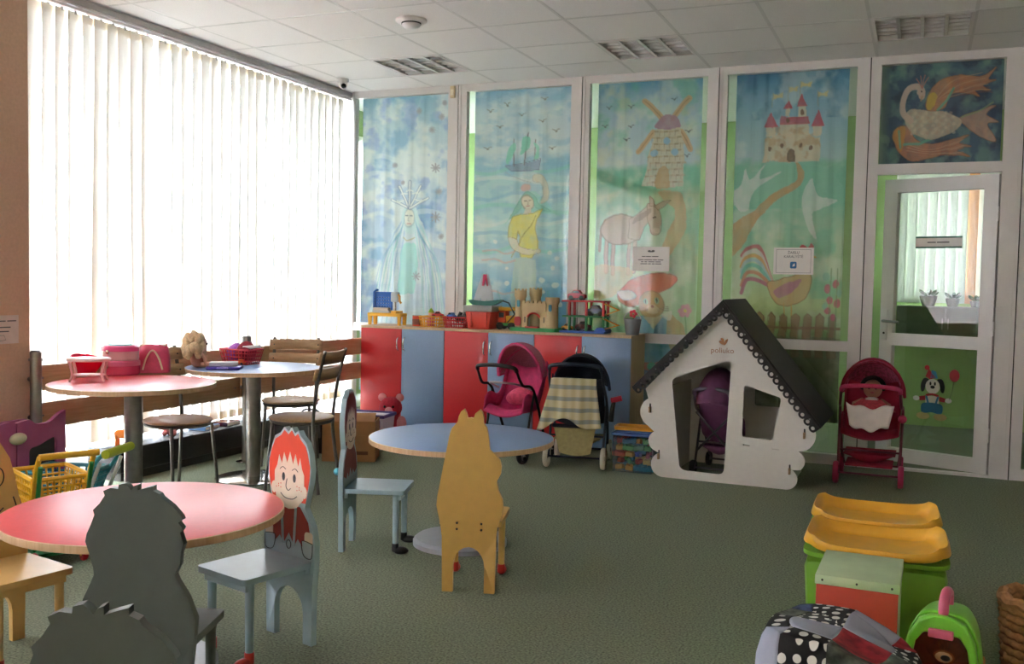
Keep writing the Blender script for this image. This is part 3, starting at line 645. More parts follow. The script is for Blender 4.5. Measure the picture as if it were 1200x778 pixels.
# ================================================================== RAILING ALONG THE WINDOW
m_board = wood('railing_wood', 'c49c74', 'd8b28a', .4, 'Y')
RX = .183
rl = thing('window_railing', 'wooden two-board railing on steel posts along the window', 'railing', (RX,0,0))
for y in (-3.766, -1.993):
    po = obj('post', B().cyl((0,y,0), (0,y,.888), .030, seg=24).lathe([(0,.888),(.030,.888),(.022,.897),(0,.899)], 24, (0,y,0)), m_steel, rl)
    obj('flange', B().lathe([(0,.0),(.07,0),(.07,.006),(.034,.014),(0,.014)], 28, (0,y,0)), m_chrome, po)
    obj('collar', B().lathe([(.029,0),(.036,0),(.036,.014),(.029,.014)], 24, (0,y,.84), close=True), m_steel, po)
    for z in (.53, .738): obj('clamp', B().cyl((-.02,y,z), (-.05,y,z), .012, seg=12), m_steel, po)
for y0, y1 in ((-3.74,-2.0), (-1.985,-.04)):
    for z0, z1 in ((.459,.601), (.668,.807)):
        bo = obj('board', B().box((-.075,y0,z0), (-.048,y1,z1), .003), m_board, rl)
        for yy in (y0+.06, y1-.06): obj('screw', B().cyl((-.05,yy,(z0+z1)/2), (-.045,yy,(z0+z1)/2), .006, seg=10), m_steel, bo)

# ================================================================== ROUND TABLES
m_redtop = M('red_laminate', 'd8494f', .36, var=.04, scale=60, spec=.4); m_bluetop = M('blue_laminate', '7792bd', .36, var=.04, scale=60, spec=.4)
m_edge = wood('beech_edge', 'c69f76', 'd9b68f', .45, 'Z')
def round_table(label, x, y, z, r, top, cr, br, bh, grp):
    t = thing('round_table', label, 'table', (x, y, 0), 0, grp)
    obj('tabletop', B().lathe([(0,z-.024),(r-.003,z-.024),(r-.003,z-.001),(r-.006,z),(0,z)], 72), top, t)
    obj('edge_band', B().lathe([(r-.004,z-.026),(r,z-.024),(r,z-.002),(r-.004,z-.0004)], 72, close=True), m_edge, t)
    obj('column', B().lathe([(0,bh),(cr,bh),(cr,z-.03),(0,z-.03)], 32), m_steel, t)
    obj('mounting_plate', B().lathe([(0,z-.036),(r*.35,z-.036),(r*.35,z-.024),(0,z-.024)], 32), m_steel, t)
    obj('base', B().lathe([(0,0),(br,0),(br,bh*.5),(br*.94,bh*.8),(br*.3,bh),(0,bh)], 56), m_chrome if z > .6 else M('base_grey', 'a6a6aa', .35, var=.04), t)
    return t
ZS, ZL = .54, .73
round_table('tall red-topped round table carrying pink toys by the window', .65, -3.545, ZL, .43, m_redtop, .047, .24, .02, 'round tables')
round_table('tall blue-topped round table carrying a doll and basket by the window', .59, -2.44, ZL, .43, m_bluetop, .047, .24, .02, 'round tables')
round_table('low red-topped round table between the painted children\'s chairs', 2.225, -5.11, ZS, .445, m_redtop, .045, .23, .045, 'round tables')
round_table('low blue-topped round table on a grey disc base near cabinets', 2.475, -3.235, ZS, .46, m_bluetop, .045, .235, .045, 'round tables')

# ================================================================== ADULT CHAIRS
m_seatw = wood('chair_plywood', 'a98762', 'c2a07a', .4, 'X'); m_frame = M('grey_tube', '6f6d68', .4, .7, var=.1)
def adult_chair(label, x, y, rz):
    t = thing('metal_chair', label, 'chair', (x, y, 0), rz, 'metal-framed chairs at the tall tables')
    obj('seat', B().lathe([(0,.435),(.19,.435),(.2,.441),(.2,.449),(.19,.455),(0,.455)], 40), m_seatw, t)
    obj('seat_ring', B().tube([(.185*math.cos(a),.185*math.sin(a),.425) for a in [2*PI*k/32 for k in range(32)]], .01, 8, True), m_frame, t)
    for sx_ in (-1,1):
        obj('leg', B().tube([(sx_*.15,.12,.425),(sx_*.17,.16,.0)], .011, 10), m_frame, t)
        obj('leg', B().tube(catmull([(sx_*.165,-.19,.0),(sx_*.15,-.15,.30),(sx_*.15,-.145,.45),(sx_*.155,-.175,.68),(sx_*.16,-.225,.875)], 5, False), .011, 10), m_frame, t)
    for z0, z1, yb in ((.79,.865,-.212), (.695,.765,-.186)):
        b = B(); 
        def fn(u, v, z0=z0, z1=z1, yb=yb): return (-.19+.38*u, yb+.016-.03*math.sin(u*PI)+(v-.5)*-.02, z0+(z1-z0)*v)
        b.sheet(fn, 12, 2); o = obj('back_slat', b, m_seatw, t, 60); solid(o, .012)
        for xx in (-.158,.158): obj('screw', B().ball((xx, yb+.026-.03*math.sin((xx+.19)/.38*PI), (z0+z1)/2), .005, seg=8, rings=6), m_dark, o)
    return t
adult_chair('metal chair with two curved wooden back slats pushed in beside a carton', 1.02, -2.52, R(100))
adult_chair('metal chair tucked between the blue table and the window railing', .47, -1.87, R(205))
adult_chair('metal chair tucked behind the red table by the window railing', .47, -3.0, R(262))

# ================================================================== CHILDREN'S CHAIRS
m_lblue = M('pale_blue_paint', 'a3bcc4', .35, var=.04, scale=20); m_yel = M('ochre_paint', 'cda358', .4, var=.04, scale=20); m_gry = M('grey_paint', '565c57', .4, var=.05, scale=20)
m_maple = M('light_yellow_paint', 'd6ae6a', .32, var=.05, scale=14)
m_shoer = M('red_shoe', 'b8342a', .35); m_shoeb = M('black_shoe', '18181a', .4)
m_hair = M('red_hair_paint', 'dd4a2c', .4); m_hair2 = M('dark_red_paint', '7d2a28', .45); m_skin = M('pale_skin_paint', 'e6d6c0', .45); m_ink = M('ink', '23252c', .5); m_jacket = M('brick_red_paint', 'a0322c', .4)
LEGS = lambda w, lw, ah: [(w-lw,0),(w-lw,ah*.55)]+arc(0, ah*.55, w-lw, 0, 180, 8, ah*.45)+[(-w+lw,0),(-w,0)]
def kid_chair(name, label, x, y, rz, outline, mat, shoes, zs=.31, w=.125, seatmat=None, screws=False):
    t = thing(name, label, 'chair', (x, y, 0), rz, 'painted children\'s chairs')
    pan = [(w,0)] + LEGS(w, .045, .2)[0:0]
    poly = [(w-.045,0)] + [(w-.045,.11)] + arc(0,.11,w-.045,0,180,10,.085) + [(-w+.045,0),(-w,0)] + outline + [(w,0)]
    bk = obj('backrest', B().prism(poly, -.155, -.131), mat, t, 30); bev(bk, .003)
    st = obj('seat', B().prism(rrect(-.135,-.13,.135,.165,.018), zs-.022, zs, plane='XY'), seatmat or mat, t, 30); bev(st, .003)
    obj('apron', B().box((-.115,-.13,zs-.05), (.115,-.112,zs-.022)), seatmat or mat, t, 0)
    obj('apron', B().box((-.115,.13,zs-.05), (.115,.145,zs-.022)), seatmat or mat, t, 0)
    for sx_ in (-1,1):
        lg = obj('leg', B().cyl((sx_*.105,.12,.02), (sx_*.105,.12,zs-.022), .014, .016, seg=14), mat, t)
        obj('shoe', B().ball((sx_*.105,.145,.016), .02, (1,2.0,.95), 14, 8).cyl((sx_*.105,.12,.012), (sx_*.105,.12,.05), .017, seg=14), shoes, lg)
    if screws:
        for sx_ in (-1,1):
            for z in (zs-.03, zs-.004): obj('screw', B().cyl((sx_*.052,-.1575,z), (sx_*.052,-.154,z), .005, seg=10), m_dark, bk)
    return t, bk
ZK = lambda z: z if z < .31 else .31+(z-.31)*1.11
def patch(name, pts, mat, parent, d, curve=False):
    """flat painted shape standing half a millimetre proud of the backrest"""
    if curve: pts = catmull(pts, 5)
    return obj(name, B().prism([(x_, ZK(z_)) for x_, z_ in pts], -.131, -.131+d), mat, parent, 0)
def strip(name, pts, w, mat, parent, d):
    return obj(name, B().tube([(x, -.131+d, ZK(z)) for x, z in catmull(pts, 4, False)], w, 6, flat=1.0), mat, parent)
boy = [(-.128,.2),(-.138,.3),(-.14,.37),(-.125,.42),(-.085,.475),(-.1,.52),(-.112,.56),(-.118,.60),(-.108,.65),(-.092,.685),(-.062,.705),(-.048,.722),(-.03,.712),(-.012,.73),(.006,.715),(.03,.728),(.05,.708),(.082,.695),(.1,.66),(.118,.62),(.12,.57),(.108,.52),(.092,.475),(.128,.42),(.142,.37),(.138,.3),(.128,.2)]
boy = [(x_, ZK(z_)) for x_, z_ in boy]
def child_face(bk, hair, jacket, full):
    # seen from the front the picture is mirrored: +x of the chair is the viewer's left
    patch('jacket', [(-.105,.43),(-.06,.475),(.06,.475),(.105,.43),(.125,.36),(.08,.345),(.05,.37),(.03,.345),(0,.385),(-.03,.345),(-.05,.37),(-.08,.345),(-.125,.36)], jacket, bk, .0016)
    patch('hair', [(-.09,.49),(-.1,.53),(-.11,.57),(-.113,.61),(-.1,.65),(-.088,.675),(-.06,.695),(-.046,.712),(-.03,.702),(-.012,.72),(.006,.705),(.028,.718),(.046,.7),(.078,.685),(.096,.655),(.112,.615),(.114,.575),(.104,.53),(.09,.49)], hair, bk, .0012)
    patch('face', [(-.078,.5),(-.082,.54),(-.082,.58),(-.07,.6),(-.06,.635),(-.05,.605),(-.035,.645),(-.022,.61),(-.005,.65),(.01,.612),(.028,.645),(.04,.607),(.056,.635),(.066,.6),(.08,.58),(.08,.54),(.07,.49),(.04,.468),(0,.462),(-.04,.468)], m_skin, bk, .0022)
    for sx_ in (-1,1):
        patch('ear', arc(sx_*.084,.525,.014,0,350,12,.02), m_skin, bk, .0024)
        patch('eye', arc(sx_*.03,.565,.008,0,350,12,.014), m_ink, bk, .003)
        strip('eyebrow', [(sx_*.05,.588),(sx_*.034,.597),(sx_*.018,.59)], .0012, m_ink, bk, .0026)
        for k in range(5): patch('freckle', arc(sx_*(.045+.012*(k % 3)),.528+.01*(k//3)+.003*(k % 2),.0022,0,300,5), hair, bk, .003)
    strip('nose', [(.01,.56),(.016,.535),(.004,.522),(-.01,.53)], .0014, m_ink, bk, .0026)
    strip('mouth', [(.045,.51),(.02,.497),(-.02,.496),(-.045,.508)], .0016, m_ink, bk, .0026)
    if full:
        for sx_ in (-1,1):
            patch('arm', rrect(min(sx_*.088,sx_*.13),.345,max(sx_*.088,sx_*.13),.4,.012), m_skin, bk, .0028)
            patch('pocket', [(sx_*.132,.365),(sx_*.076,.368),(sx_*.08,.33),(sx_*.098,.316),(sx_*.128,.32)], m_lblue, bk, .0034)
            strip('pocket_line', [(sx_*.132,.365),(sx_*.076,.368),(sx_*.08,.33),(sx_*.098,.316),(sx_*.128,.32),(sx_*.132,.362)], .0014, m_ink, bk, .0036)
            strip('strap', [(sx_*.03,.345),(sx_*.034,.40),(sx_*.04,.47)], .006, m_lblue, bk, .0012)
        strip('button', [(.012*math.cos(a),.345+.014*math.sin(a)) for a in [k*.7 for k in range(10)]], .0014, m_ink, bk, .0016)
t, bk = kid_chair('child_chair', 'pale blue child chair with painted red-haired face at the red table', 2.445, -4.80, R(165), boy, m_lblue, m_shoer)
child_face(bk, m_hair, m_jacket, True)
t, bk = kid_chair('child_chair', 'pale blue child chair with dark red painted hair and black shoes', 2.13, -3.475, R(-72), boy, m_lblue, m_shoeb)
child_face(bk, m_hair2, m_hair2, False)
obj('knob', B().ball((.10,-.17,.385), .018), M('turquoise_knob', '5fc0cc', .3), t)
k_ = .00108
def from_px(pts, cx, base, kx, kz): return [((x-cx)*kx, (base-y)*kz) for x, y in pts]
dog = from_px([(300,520),(294,480),(278,410),(281,375),(290,330),(303,260),(316,195),(322,160),(332,130),(354,105),(358,84),(366,68),(378,59),(386,72),(392,92),(404,90),(414,92),(420,74),(438,59),(447,70),(453,90),(452,108),(464,124),(472,160),(477,205),(500,220),(516,240),(522,262),(520,288),(505,315),(512,350),(528,380),(531,410),(526,440),(510,480),(507,520)], 404, 722, .00112, .001175)
kid_chair('child_chair', 'ochre animal-shaped child chair with pointed ears seen from behind', 2.80, -3.765, R(16), dog, m_yel, m_shoer, zs=.3, w=.112, screws=True)
def spiky(w, h): return from_px([(345,640),(350,580),(352,545),(370,500),(398,440),(415,400),(412,370),(395,310),(379,262),(385,230),(403,190),(418,150),(412,130),(440,102),(462,68),(455,50),(485,36),(518,40),(520,22),(545,16),(562,28),(572,44),(584,26),(600,20),(600,44),(628,34),(664,24),(664,44),(690,56),(700,72),(745,105),(780,145),(786,160),(768,172),(788,196),(776,214),(792,262),(779,300),(776,345),(755,388),(765,412),(808,480),(843,572),(838,640)], 592, 1165, w/495, h/1150)
m_yl = kid_chair('child_chair', 'light yellow child chair with drawn animal face at the red table edge', 1.735, -5.225, R(-101), [(-.128,.2),(-.138,.32),(-.13,.42),(-.11,.5),(-.095,.58),(-.075,.66),(-.04,.72),(0,.735),(.04,.72),(.075,.64),(.095,.58),(.11,.5),(.13,.42),(.138,.32),(.128,.2)], m_maple, m_shoer)
for sx_ in (-1,1):
    strip('drawn_line', [(sx_*.03+.022*math.cos(a),.57+.03*math.sin(a)) for a in [k*.6 for k in range(11)]], .002, m_ink, m_yl[1], .001)
    strip('drawn_line', [(sx_*.12,.36),(sx_*.1,.40),(sx_*.098,.46),(sx_*.085,.5)], .002, m_ink, m_yl[1], .001)
strip('drawn_line', [(-.05,.47),(0,.44),(.05,.47)], .002, m_ink, m_yl[1], .001)
c1 = PD(170, 640, 2.62)
kid_chair('child_chair', 'grey child chair with spiky hair outline facing the red table', c1.x-.07, c1.y+.13, R(20), spiky(.325,.755), m_gry, m_shoer, zs=.31, w=.125)
c2 = PD(128, 760, 1.66)
kid_chair('child_chair', 'grey child chair behind another, only its spiky hair top showing', c2.x-.07, c2.y+.13, R(24), spiky(.325,.755), m_gry, m_shoer, zs=.31, w=.125)

# ================================================================== CABINETS
m_cred = M('red_door_laminate', 'cf2a31', .35, var=.04, scale=90, coat=.1); m_cblue = M('blue_door_laminate', '7f9cc0', .35, var=.04, scale=90, coat=.1)
m_body = wood('cabinet_beech', 'c8aa86', 'd8be9a', .5, 'Z')
DX = [.165+.397*k for k in range(7)]
cab = []
for u in range(3):
    x0, x1 = DX[2*u]+.0015, DX[2*u+2]-.0015
    t = thing('cabinet', ('two-door cabinet under the yellow toy workbench beside the blinds', 'two-door cabinet under the toy boat and castle behind the pink stroller', 'two-door cabinet under the toy garage beside the playhouse')[u], 'cabinet', (x0, -.45, 0), 0, 'red and blue cabinets')
    w = x1-x0; b = B().box((0,.018,.04), (.016,.40,.902)).box((w-.016,.018,.04), (w,.40,.902)).box((.016,.018,.04), (w-.016,.40,.056)).box((.016,.39,.056), (w-.016,.40,.902))
    obj('body', b, m_body, t, 0)
    obj('top', B().box((0,0,.902), (w,.40,.92), .001), m_body, t, 0)
    for k in range(2):
        a = w/2*k+.0015; e = w/2*(k+1)-.0015
        d = obj('door', B().box((a,.0,.036), (e,.017,.90), .0015), (m_cred, m_cblue)[k], t)
        hx = w/2-.03 if k == 0 else w/2+.03
        obj('handle', B().tube(catmull([(hx,.0,.83),(hx,-.022,.815),(hx,-.03,.775),(hx,-.022,.735),(hx,.0,.72)], 5, False), .006, 8), m_chrome, d)
    for fx in (.03, w-.03):
        for fy in (.05, .36): obj('foot', B().cyl((fx,fy,0), (fx,fy,.04), .016, seg=12), m_dark, t)

# ================================================================== PAPERS AND SIGNS
m_paper = M('paper', 'eeeae6', .8, var=.02); m_print = M('print_grey', '5c5a5e', .7); m_navy = M('print_navy', '2f6ea6', .5)
def sheet_on_glass(name, label, cat, x0, x1, z0, z1, y=-.0315):
    t = thing(name, label, cat, ((x0+x1)/2, y, (z0+z1)/2)); w, h = (x1-x0)/2, (z1-z0)/2
    obj('sheet', B().box((-w,-.001,-h), (w,.001,h)), m_paper, t, 0); return t, w, h
def line_marks(t, rows, y=-.0016):
    """rows of tiny print too small to read in the photograph: one thin bar per word"""
    for z, words, hh in rows:
        for a, b in words: obj('printed_line', B().box((a,y,z-hh), (b,y+.0006,z+hh)), m_print, t, 0)
a, b = PY(742,289,-.006), PY(784,318,-.006)
t, w, h = sheet_on_glass('paper_notice', 'white printed notice taped over the donkey painting', 'notice', a.x, b.x, b.z, a.z, -.006)
line_marks(t, [(h*.2, [(-.075,-.045),(-.04,0),(.008,.06)], .003), (-h*.08, [(-.105,-.06),(-.055,.01),(.015,.05),(.055,.1)], .003), (-h*.24, [(-.08,-.06),(-.052,-.03),(-.022,.03),(.036,.08)], .003), (-h*.4, [(-.085,-.03),(-.022,.0),(.008,.03),(.036,.085)], .003)])
obj('emblem', B().prism(catmull([(-.028,h*.66),(-.01,h*.72),(0,h*.64),(.012,h*.73),(.03,h*.68),(.02,h*.56),(-.02,h*.56)], 4), -.0018, -.001), M('print_dark', '3c4048', .6), t, 0)
a, b = PY(907,290,-.006), PY(953,322,-.006)
t, w, h = sheet_on_glass('paper_notice', 'white toy kingdom notice with blue emblem taped over the rooster', 'notice', a.x, b.x, b.z, a.z, -.006)
lettering('lettering', '\u017dAISL\u0172', .04, m_print, t, (0,-.0018,h*.62), width=w*.58)
lettering('lettering', 'KARALYST\u0116', .04, m_print, t, (0,-.0018,h*.32), width=w*.95)
for q in (((-w*.86,h*.84),(w*.86,h*.86)), ((-w*.86,-h*.88),(w*.86,-h*.86))): obj('border', B().box((q[0][0],-.0016,q[0][1]), (q[1][0],-.001,q[1][1])), m_print, t, 0)
for sx_ in (-1,1): obj('border', B().box((sx_*w*.86-.001,-.0016,-h*.88), (sx_*w*.86+.001,-.001,h*.86)), m_print, t, 0)
em = obj('emblem', B().prism(rrect(-.024,-h*.55,.024,-h*.05,.01), -.0018, -.001), m_navy, t, 0)
obj('emblem_mark', B().prism([(-.006,-h*.42),(.012,-h*.36),(.01,-h*.16),(-.004,-h*.26)], -.0024, -.0018), m_paper, em, 0)
t = thing('door_sign', 'white strip sign with green edges on the door glass', 'sign', (-.405,-.006,1.72)); t.parent = None
def on_door(lx, ly, lz): v = door.matrix_basis @ Vector((lx, ly, lz)); return v
t.location = on_door(-.40,-.0075,1.66); t.rotation_euler = door.rotation_euler
obj('sheet', B().box((-.165,-.001,-.043), (.165,.001,.043)), m_paper, t, 0)
for z in (-.037,.037): obj('green_edge', B().box((-.165,-.0016,z-.006), (.165,-.001,z+.006)), M('sign_green', '2f6a58', .5), t, 0)
line_marks(t, [(0, [(-.08,-.02),(-.012,.075)], .004)])
# clown dog sticker
t = thing('door_sticker', 'clown dog sticker with a red balloon on the lower door glass', 'sticker', on_door(-.40,-.0065,.56)); t.rotation_euler = door.rotation_euler
def stick(name, pts, h, d=1, curve=True):
    return obj(name, B().prism(catmull(pts, 4) if curve else pts, -.0004-.0004*d, -.0004*d), M('sticker_'+h, h, .5), t, 0)
def ov(cx, cz, rx, rz): return arc(cx, cz, rx, 0, 345, 16, rz)
stick('hat', [(-.055,.12),(-.035,.17),(-.03,.175),(.02,.115),(-.02,.1)], 'b83038', 2, False); stick('hat', [(-.02,.11),(-.01,.17),(.02,.16),(.035,.11)], '4a8ab8', 2, False)
stick('pompom', ov(-.045,.185,.018,.018), 'c02f36', 3, False)
for s_, nm in ((-1,'ear'),(1,'ear')): stick(nm, [(s_*.03,.1),(s_*.065,.105),(s_*.085,.06),(s_*.08,.01),(s_*.06,.015),(s_*.05,.06)], '2c2a2a', 2)
stick('muzzle', ov(0,.05,.052,.055), 'dcd6cc', 3, False)
for s_ in (-1,1): stick('eye', ov(s_*.016,.07,.007,.014), '1c1c1e', 4, False)
stick('nose', ov(0,.045,.016,.012), '17171a', 4, False)
stick('collar', [(-.045,-.01),(0,.0),(.045,-.01),(.04,-.025),(0,-.015),(-.04,-.025)], 'b02c34', 4)
stick('shirt', [(-.045,-.02),(.045,-.02),(.05,-.08),(-.05,-.08)], 'd8d2c8', 2, False)
for s_ in (-1,1):
    stick('sleeve', [(s_*.05,-.02),(s_*.095,-.03),(s_*.09,-.06),(s_*.05,-.055)], 'a82c34', 3, False); stick('glove', ov(s_*.115,-.045,.024,.018), 'd8d4cc', 3, False)
    stick('brace', [(s_*.02,-.075),(s_*.035,-.075),(s_*.05,-.02),(s_*.036,-.02)], '3f7aa8', 4, False); stick('foot', ov(s_*.062,-.17,.048,.026), 'c2b27a', 3, False)
stick('trousers', [(-.06,-.075),(.06,-.075),(.078,-.12),(.06,-.15),(0,-.14),(-.06,-.15),(-.078,-.12)], '2f6f96', 3)
stick('balloon', ov(.15,.14,.036,.045), 'b03038', 2, False)
obj('string', B().tube([(.148,-.001,.095),(.14,-.001,.03),(.12,-.001,-.04)], .0015, 5), M('sticker_string', '6a5a50', .6), t)
# notice on the brown wall
a = PX(10, 386, .12)
t = thing('paper_notice', 'pinkish paper notice with a small drawing on the brown wall', 'notice', (.122, a.y, a.z))
obj('sheet', B().box((-.001,-.13,-.075), (.001,.06,.075)), M('pale_paper', 'd8c8c0', .8), t, 0)
for z, y0, y1 in ((.045,-.10,-.02),(.045,-.01,.045),(.012,-.09,.01),(-.01,-.09,.0)): obj('printed_line', B().box((.001,y0,z-.003), (.0016,y1,z+.003)), m_print, t, 0)
obj('drawing', B().tube([(.0015,-.07,-.03),(.0015,-.03,-.03),(.0015,-.02,-.055),(.0015,-.06,-.06)], .0012, 5, True), m_print, t)

# ================================================================== TOYS ON THE CABINETS
def mp(h, rough=.38, **k): return M('plastic_'+h, h, rough, **k)
ZC = .92
def on_cab(px, y=-.27): return PY(px, 380, y).x
K = .00695
# toy workbench
t = thing('toy_workbench', 'yellow toy workbench with a blue pegboard and a drill', 'toy workbench', (on_cab(453), -.26, ZC))
obj('bench_top', B().box((-.165,-.06,.075), (.165,.06,.105), .008), mp('f2b62e'), t)
for x in (-.145,.145):
    for y in (-.045,.045): obj('leg', B().taper((x,y,0), (.022,.022), (.03,.026), .077), mp('f2b62e'), t)
pg = B().prism(rrect(-.12,.125,.045,.285,.012), .0, .014, [arc(-.095+.026*i, .16+.026*j, .006, 0, 315, 7) for i in range(5) for j in range(4)])
obj('pegboard', pg, mp('2468c0'), t, 30)
obj('side_frame', B().tube([(-.125,-.012,.11),(-.125,-.012,.285),(-.105,-.012,.3),(-.105,.012,.3)], .01, 8), mp('2468c0'), t)
obj('tray', B().box((-.115,-.05,.125), (.035,-.005,.15), .004), mp('cfc2ae'), t); obj('plinth', B().box((-.12,-.05,.105), (.045,.03,.125), .003), mp('b8bcc4'), t)
obj('drill_stand', B().cyl((.075,0,.1), (.075,0,.24), .012), m_chrome, t); obj('drill_body', B().box((.04,-.02,.2), (.115,.02,.285), .01), mp('a8b4bc'), t)
obj('drill_handle', B().tube([(.11,-.01,.265),(.125,-.01,.25),(.125,-.01,.21),(.14,-.01,.19)], .01, 8), mp('d8982c'), t); obj('clamp', B().box((.07,-.06,.1), (.12,.06,.125), .004), mp('f2b62e'), t)
t = thing('tin_can', 'orange and brown tin standing beside the yellow basket', 'can', (on_cab(487), -.24, ZC))
obj('body', B().lathe([(0,0),(.04,0),(.042,.003),(.042,.085),(.04,.09),(0,.09)], 24), mp('d8502c', .4), t)
obj('label_band', B().lathe([(.0425,.012),(.0432,.012),(.0432,.06),(.0425,.06)], 24, close=True), mp('7a4a38'), t); obj('rim', B().tube([(.041*math.cos(k*PI/12),.041*math.sin(k*PI/12),.09) for k in range(24)], .003, 6, True), m_chrome, t)
def basket(name, label, x, y, z, w0, w1, h, d0, d1, m, cells=7, rows=3):
    t = thing(name, label, 'basket', (x, y, z), 0, 'plastic baskets of small toys')
    obj('floor_panel', B().box((-w0/2,-d0/2,0), (w0/2,d0/2,.004)), m, t, 0)
    def side(nm, a0, b0, a1, b1):
        """lattice side between bottom edge a0-b0 and top edge a1-b1"""
        A0_, B0_, A1_, B1_ = map(Vector, (a0, b0, a1, b1)); b = B()
        for k in range(cells+1):
            f = k/cells; b.tube([A0_.lerp(B0_, f), A1_.lerp(B1_, f)], .0032, 5)
        for k in range(rows+1):
            f = k/rows; b.tube([A0_.lerp(A1_, f), B0_.lerp(B1_, f)], .0038 if k < rows else .006, 5)
        obj(nm, b, m, t, 40)
    c0 = [(sx_*w0/2, sy*d0/2, .002) for sx_, sy in ((-1,-1),(1,-1),(1,1),(-1,1))]; c1 = [(sx_*w1/2, sy*d1/2, h) for sx_, sy in ((-1,-1),(1,-1),(1,1),(-1,1))]
    for k in range(4): side('lattice_side', c0[k], c0[(k+1) % 4], c1[k], c1[(k+1) % 4])
    return t
xb = on_cab(507.5); basket('toy_basket', 'small yellow lattice basket of toys on the cabinets', xb, -.27, ZC, .165, .19, .088, .13, .15, mp('e8a81e'), 8, 3)
xr = on_cab(536); basket('toy_basket', 'small red lattice basket of dark toys on the cabinets', xr, -.27, ZC, .165, .20, .088, .13, .15, mp('c8202e'), 8, 3)
def toy_car(name, label, x, y, z, rz, L, m, grp='toy cars'):
    t = thing(name, label, 'toy car', (x, y, z), rz, grp); r = L*.13
    body = [(-.5,.12),(-.5,.3),(-.42,.36),(-.28,.38),(-.16,.56),(.12,.57),(.26,.38),(.46,.33),(.5,.26),(.5,.12)]
    o = obj('body', B().prism([(a*L, b*L) for a, b in body], -.2*L, .2*L), m, t, 30); bev(o, .02*L, 2, 30)
    obj('windows', B().prism([(a*L, b*L) for a, b in [(-.24,.39),(-.15,.53),(.11,.54),(.21,.39)]], -.204*L, .204*L), mp('23262c', .2), t, 0)
    for sx_ in (-.3,.3):
        for sy in (-1,1): obj('wheel', B().lathe([(0,-.03*L),(r*.7,-.03*L),(r,-.02*L),(r,.02*L),(r*.7,.03*L),(0,.03*L)], 16), mp('1d1d1f', .6), t, 40, (sx_*L, sy*.19*L, r), (R(90),0,0))
    return t
def lump(name, label, cat, x, y, z, r, sc, m, rz=0, grp=None, rough=.25, seed=1):
    b = B().ball((0,0,r*sc[2]*.92), r, sc, 20, 14)
    for v in b.bm.verts:
        q = v.co*(9/max(.03, r)*.05); n = math.sin(q.x*4+seed)*math.cos(q.y*5-seed)*math.sin(q.z*4+seed*2); v.co += v.co.normalized()*r*rough*n*.5
    for v in b.bm.verts: v.co.z = max(v.co.z, 0)
    o = obj(name, b, m, None, 60, (x, y, z), (0,0,rz)); return tag(o, label, cat, grp)
t = thing('toy_figure', 'toy figure with a pink top and green hat in the yellow basket', 'figure', (xb-.02, -.27, ZC+.0065))
obj('body', B().lathe([(0,0),(.03,0),(.034,.04),(.02,.085),(0,.09)], 18), mp('e0607a'), t); obj('head', B().ball((0,0,.105), .024), mp('e6b48c'), t); obj('hat', B().lathe([(.026,0),(.024,.006),(.004,.035),(0,.036)], 14, (0,0,.115)), mp('9acc2c'), t)
toy_car('toy_car', 'red toy car tipped into the yellow basket', xb+.045, -.27, ZC+.075, R(20), .1, mp('c83030'), 'toys in the baskets')
toy_car('toy_car', 'blue toy car tipped into the red basket', xr-.05, -.28, ZC+.07, R(-30), .1, mp('2c6cc0'), 'toys in the baskets')
t = thing('toy_binoculars', 'black toy binoculars leaning in the red basket', 'binoculars', (xr+.01, -.26, ZC+.045))
for s_ in (-1,1): obj('barrel', B().cyl((s_*.022,0,0), (s_*.022+.03,.02,.085), .02, .016), mp('202226'), t)
obj('bridge', B().cbox((.015,.01,.045), (.05,.02,.02)), mp('202226'), t)
t = thing('toy_pistol', 'black toy water pistol sticking out of the red basket', 'toy', (xr+.065, -.27, ZC+.05))
obj('barrel', B().box((-.045,-.01,.03), (.045,.01,.055), .004), mp('26282c'), t); obj('grip', B().prism([(.015,.032),(.04,.032),(.055,-.03),(.032,-.034)], -.009, .009), mp('26282c'), t)
# red tub with a toy boat
xt = on_cab(565, -.3)
t = thing('plastic_tub', 'red plastic tub with a grey rim holding the sailing boat', 'tub', (xt, -.29, ZC))
b = B().taper((0,0,0), (.19,.17), (.235,.2), .15, .012); b.bm.faces.ensure_lookup_table()
obj('body', b, mp('dc4a3c'), t); obj('rim', B().box((-.13,-.11,.145), (.13,.11,.195), .01), mp('9a9a96'), t)
for s_ in (-1,1): obj('rib', B().box((s_*.07-.012,-.108,.02), (s_*.07+.012,-.094,.135), .003), mp('dc4a3c'), t)
t = thing('toy_sailboat', 'toy sailing boat with white sails and a crimson masthead', 'toy boat', (xt+.02, -.29, ZC+.195))
obj('hull', B().prism(catmull([(-.13,.045),(-.11,.01),(-.05,0),(.06,0),(.12,.02),(.15,.05),(0,.035)], 4), -.035, .035), mp('1f6a64'), t, 30)
obj('mast', B().cyl((0,0,.03), (0,0,.235), .005), mp('8a7a66'), t)
for x0, x1, xa in ((-.1,-.045,-.022), (-.035,.015,.0), (.02,.075,.022)):
    obj('sail', B().prism(catmull([(x0,.04),(x1,.04),(xa+.01,.235),(xa-.01,.235)], 4), -.012, -.004), M('sail_cloth', 'e6e8ec', .8, trans=.3), t, 40)
obj('masthead', B().prism([(-.022,.16),(-.004,.16),(.004,.225),(.022,.16),(.03,.16),(.014,.255),(-.012,.255)], -.022, -.014), mp('b8104e'), t, 0)
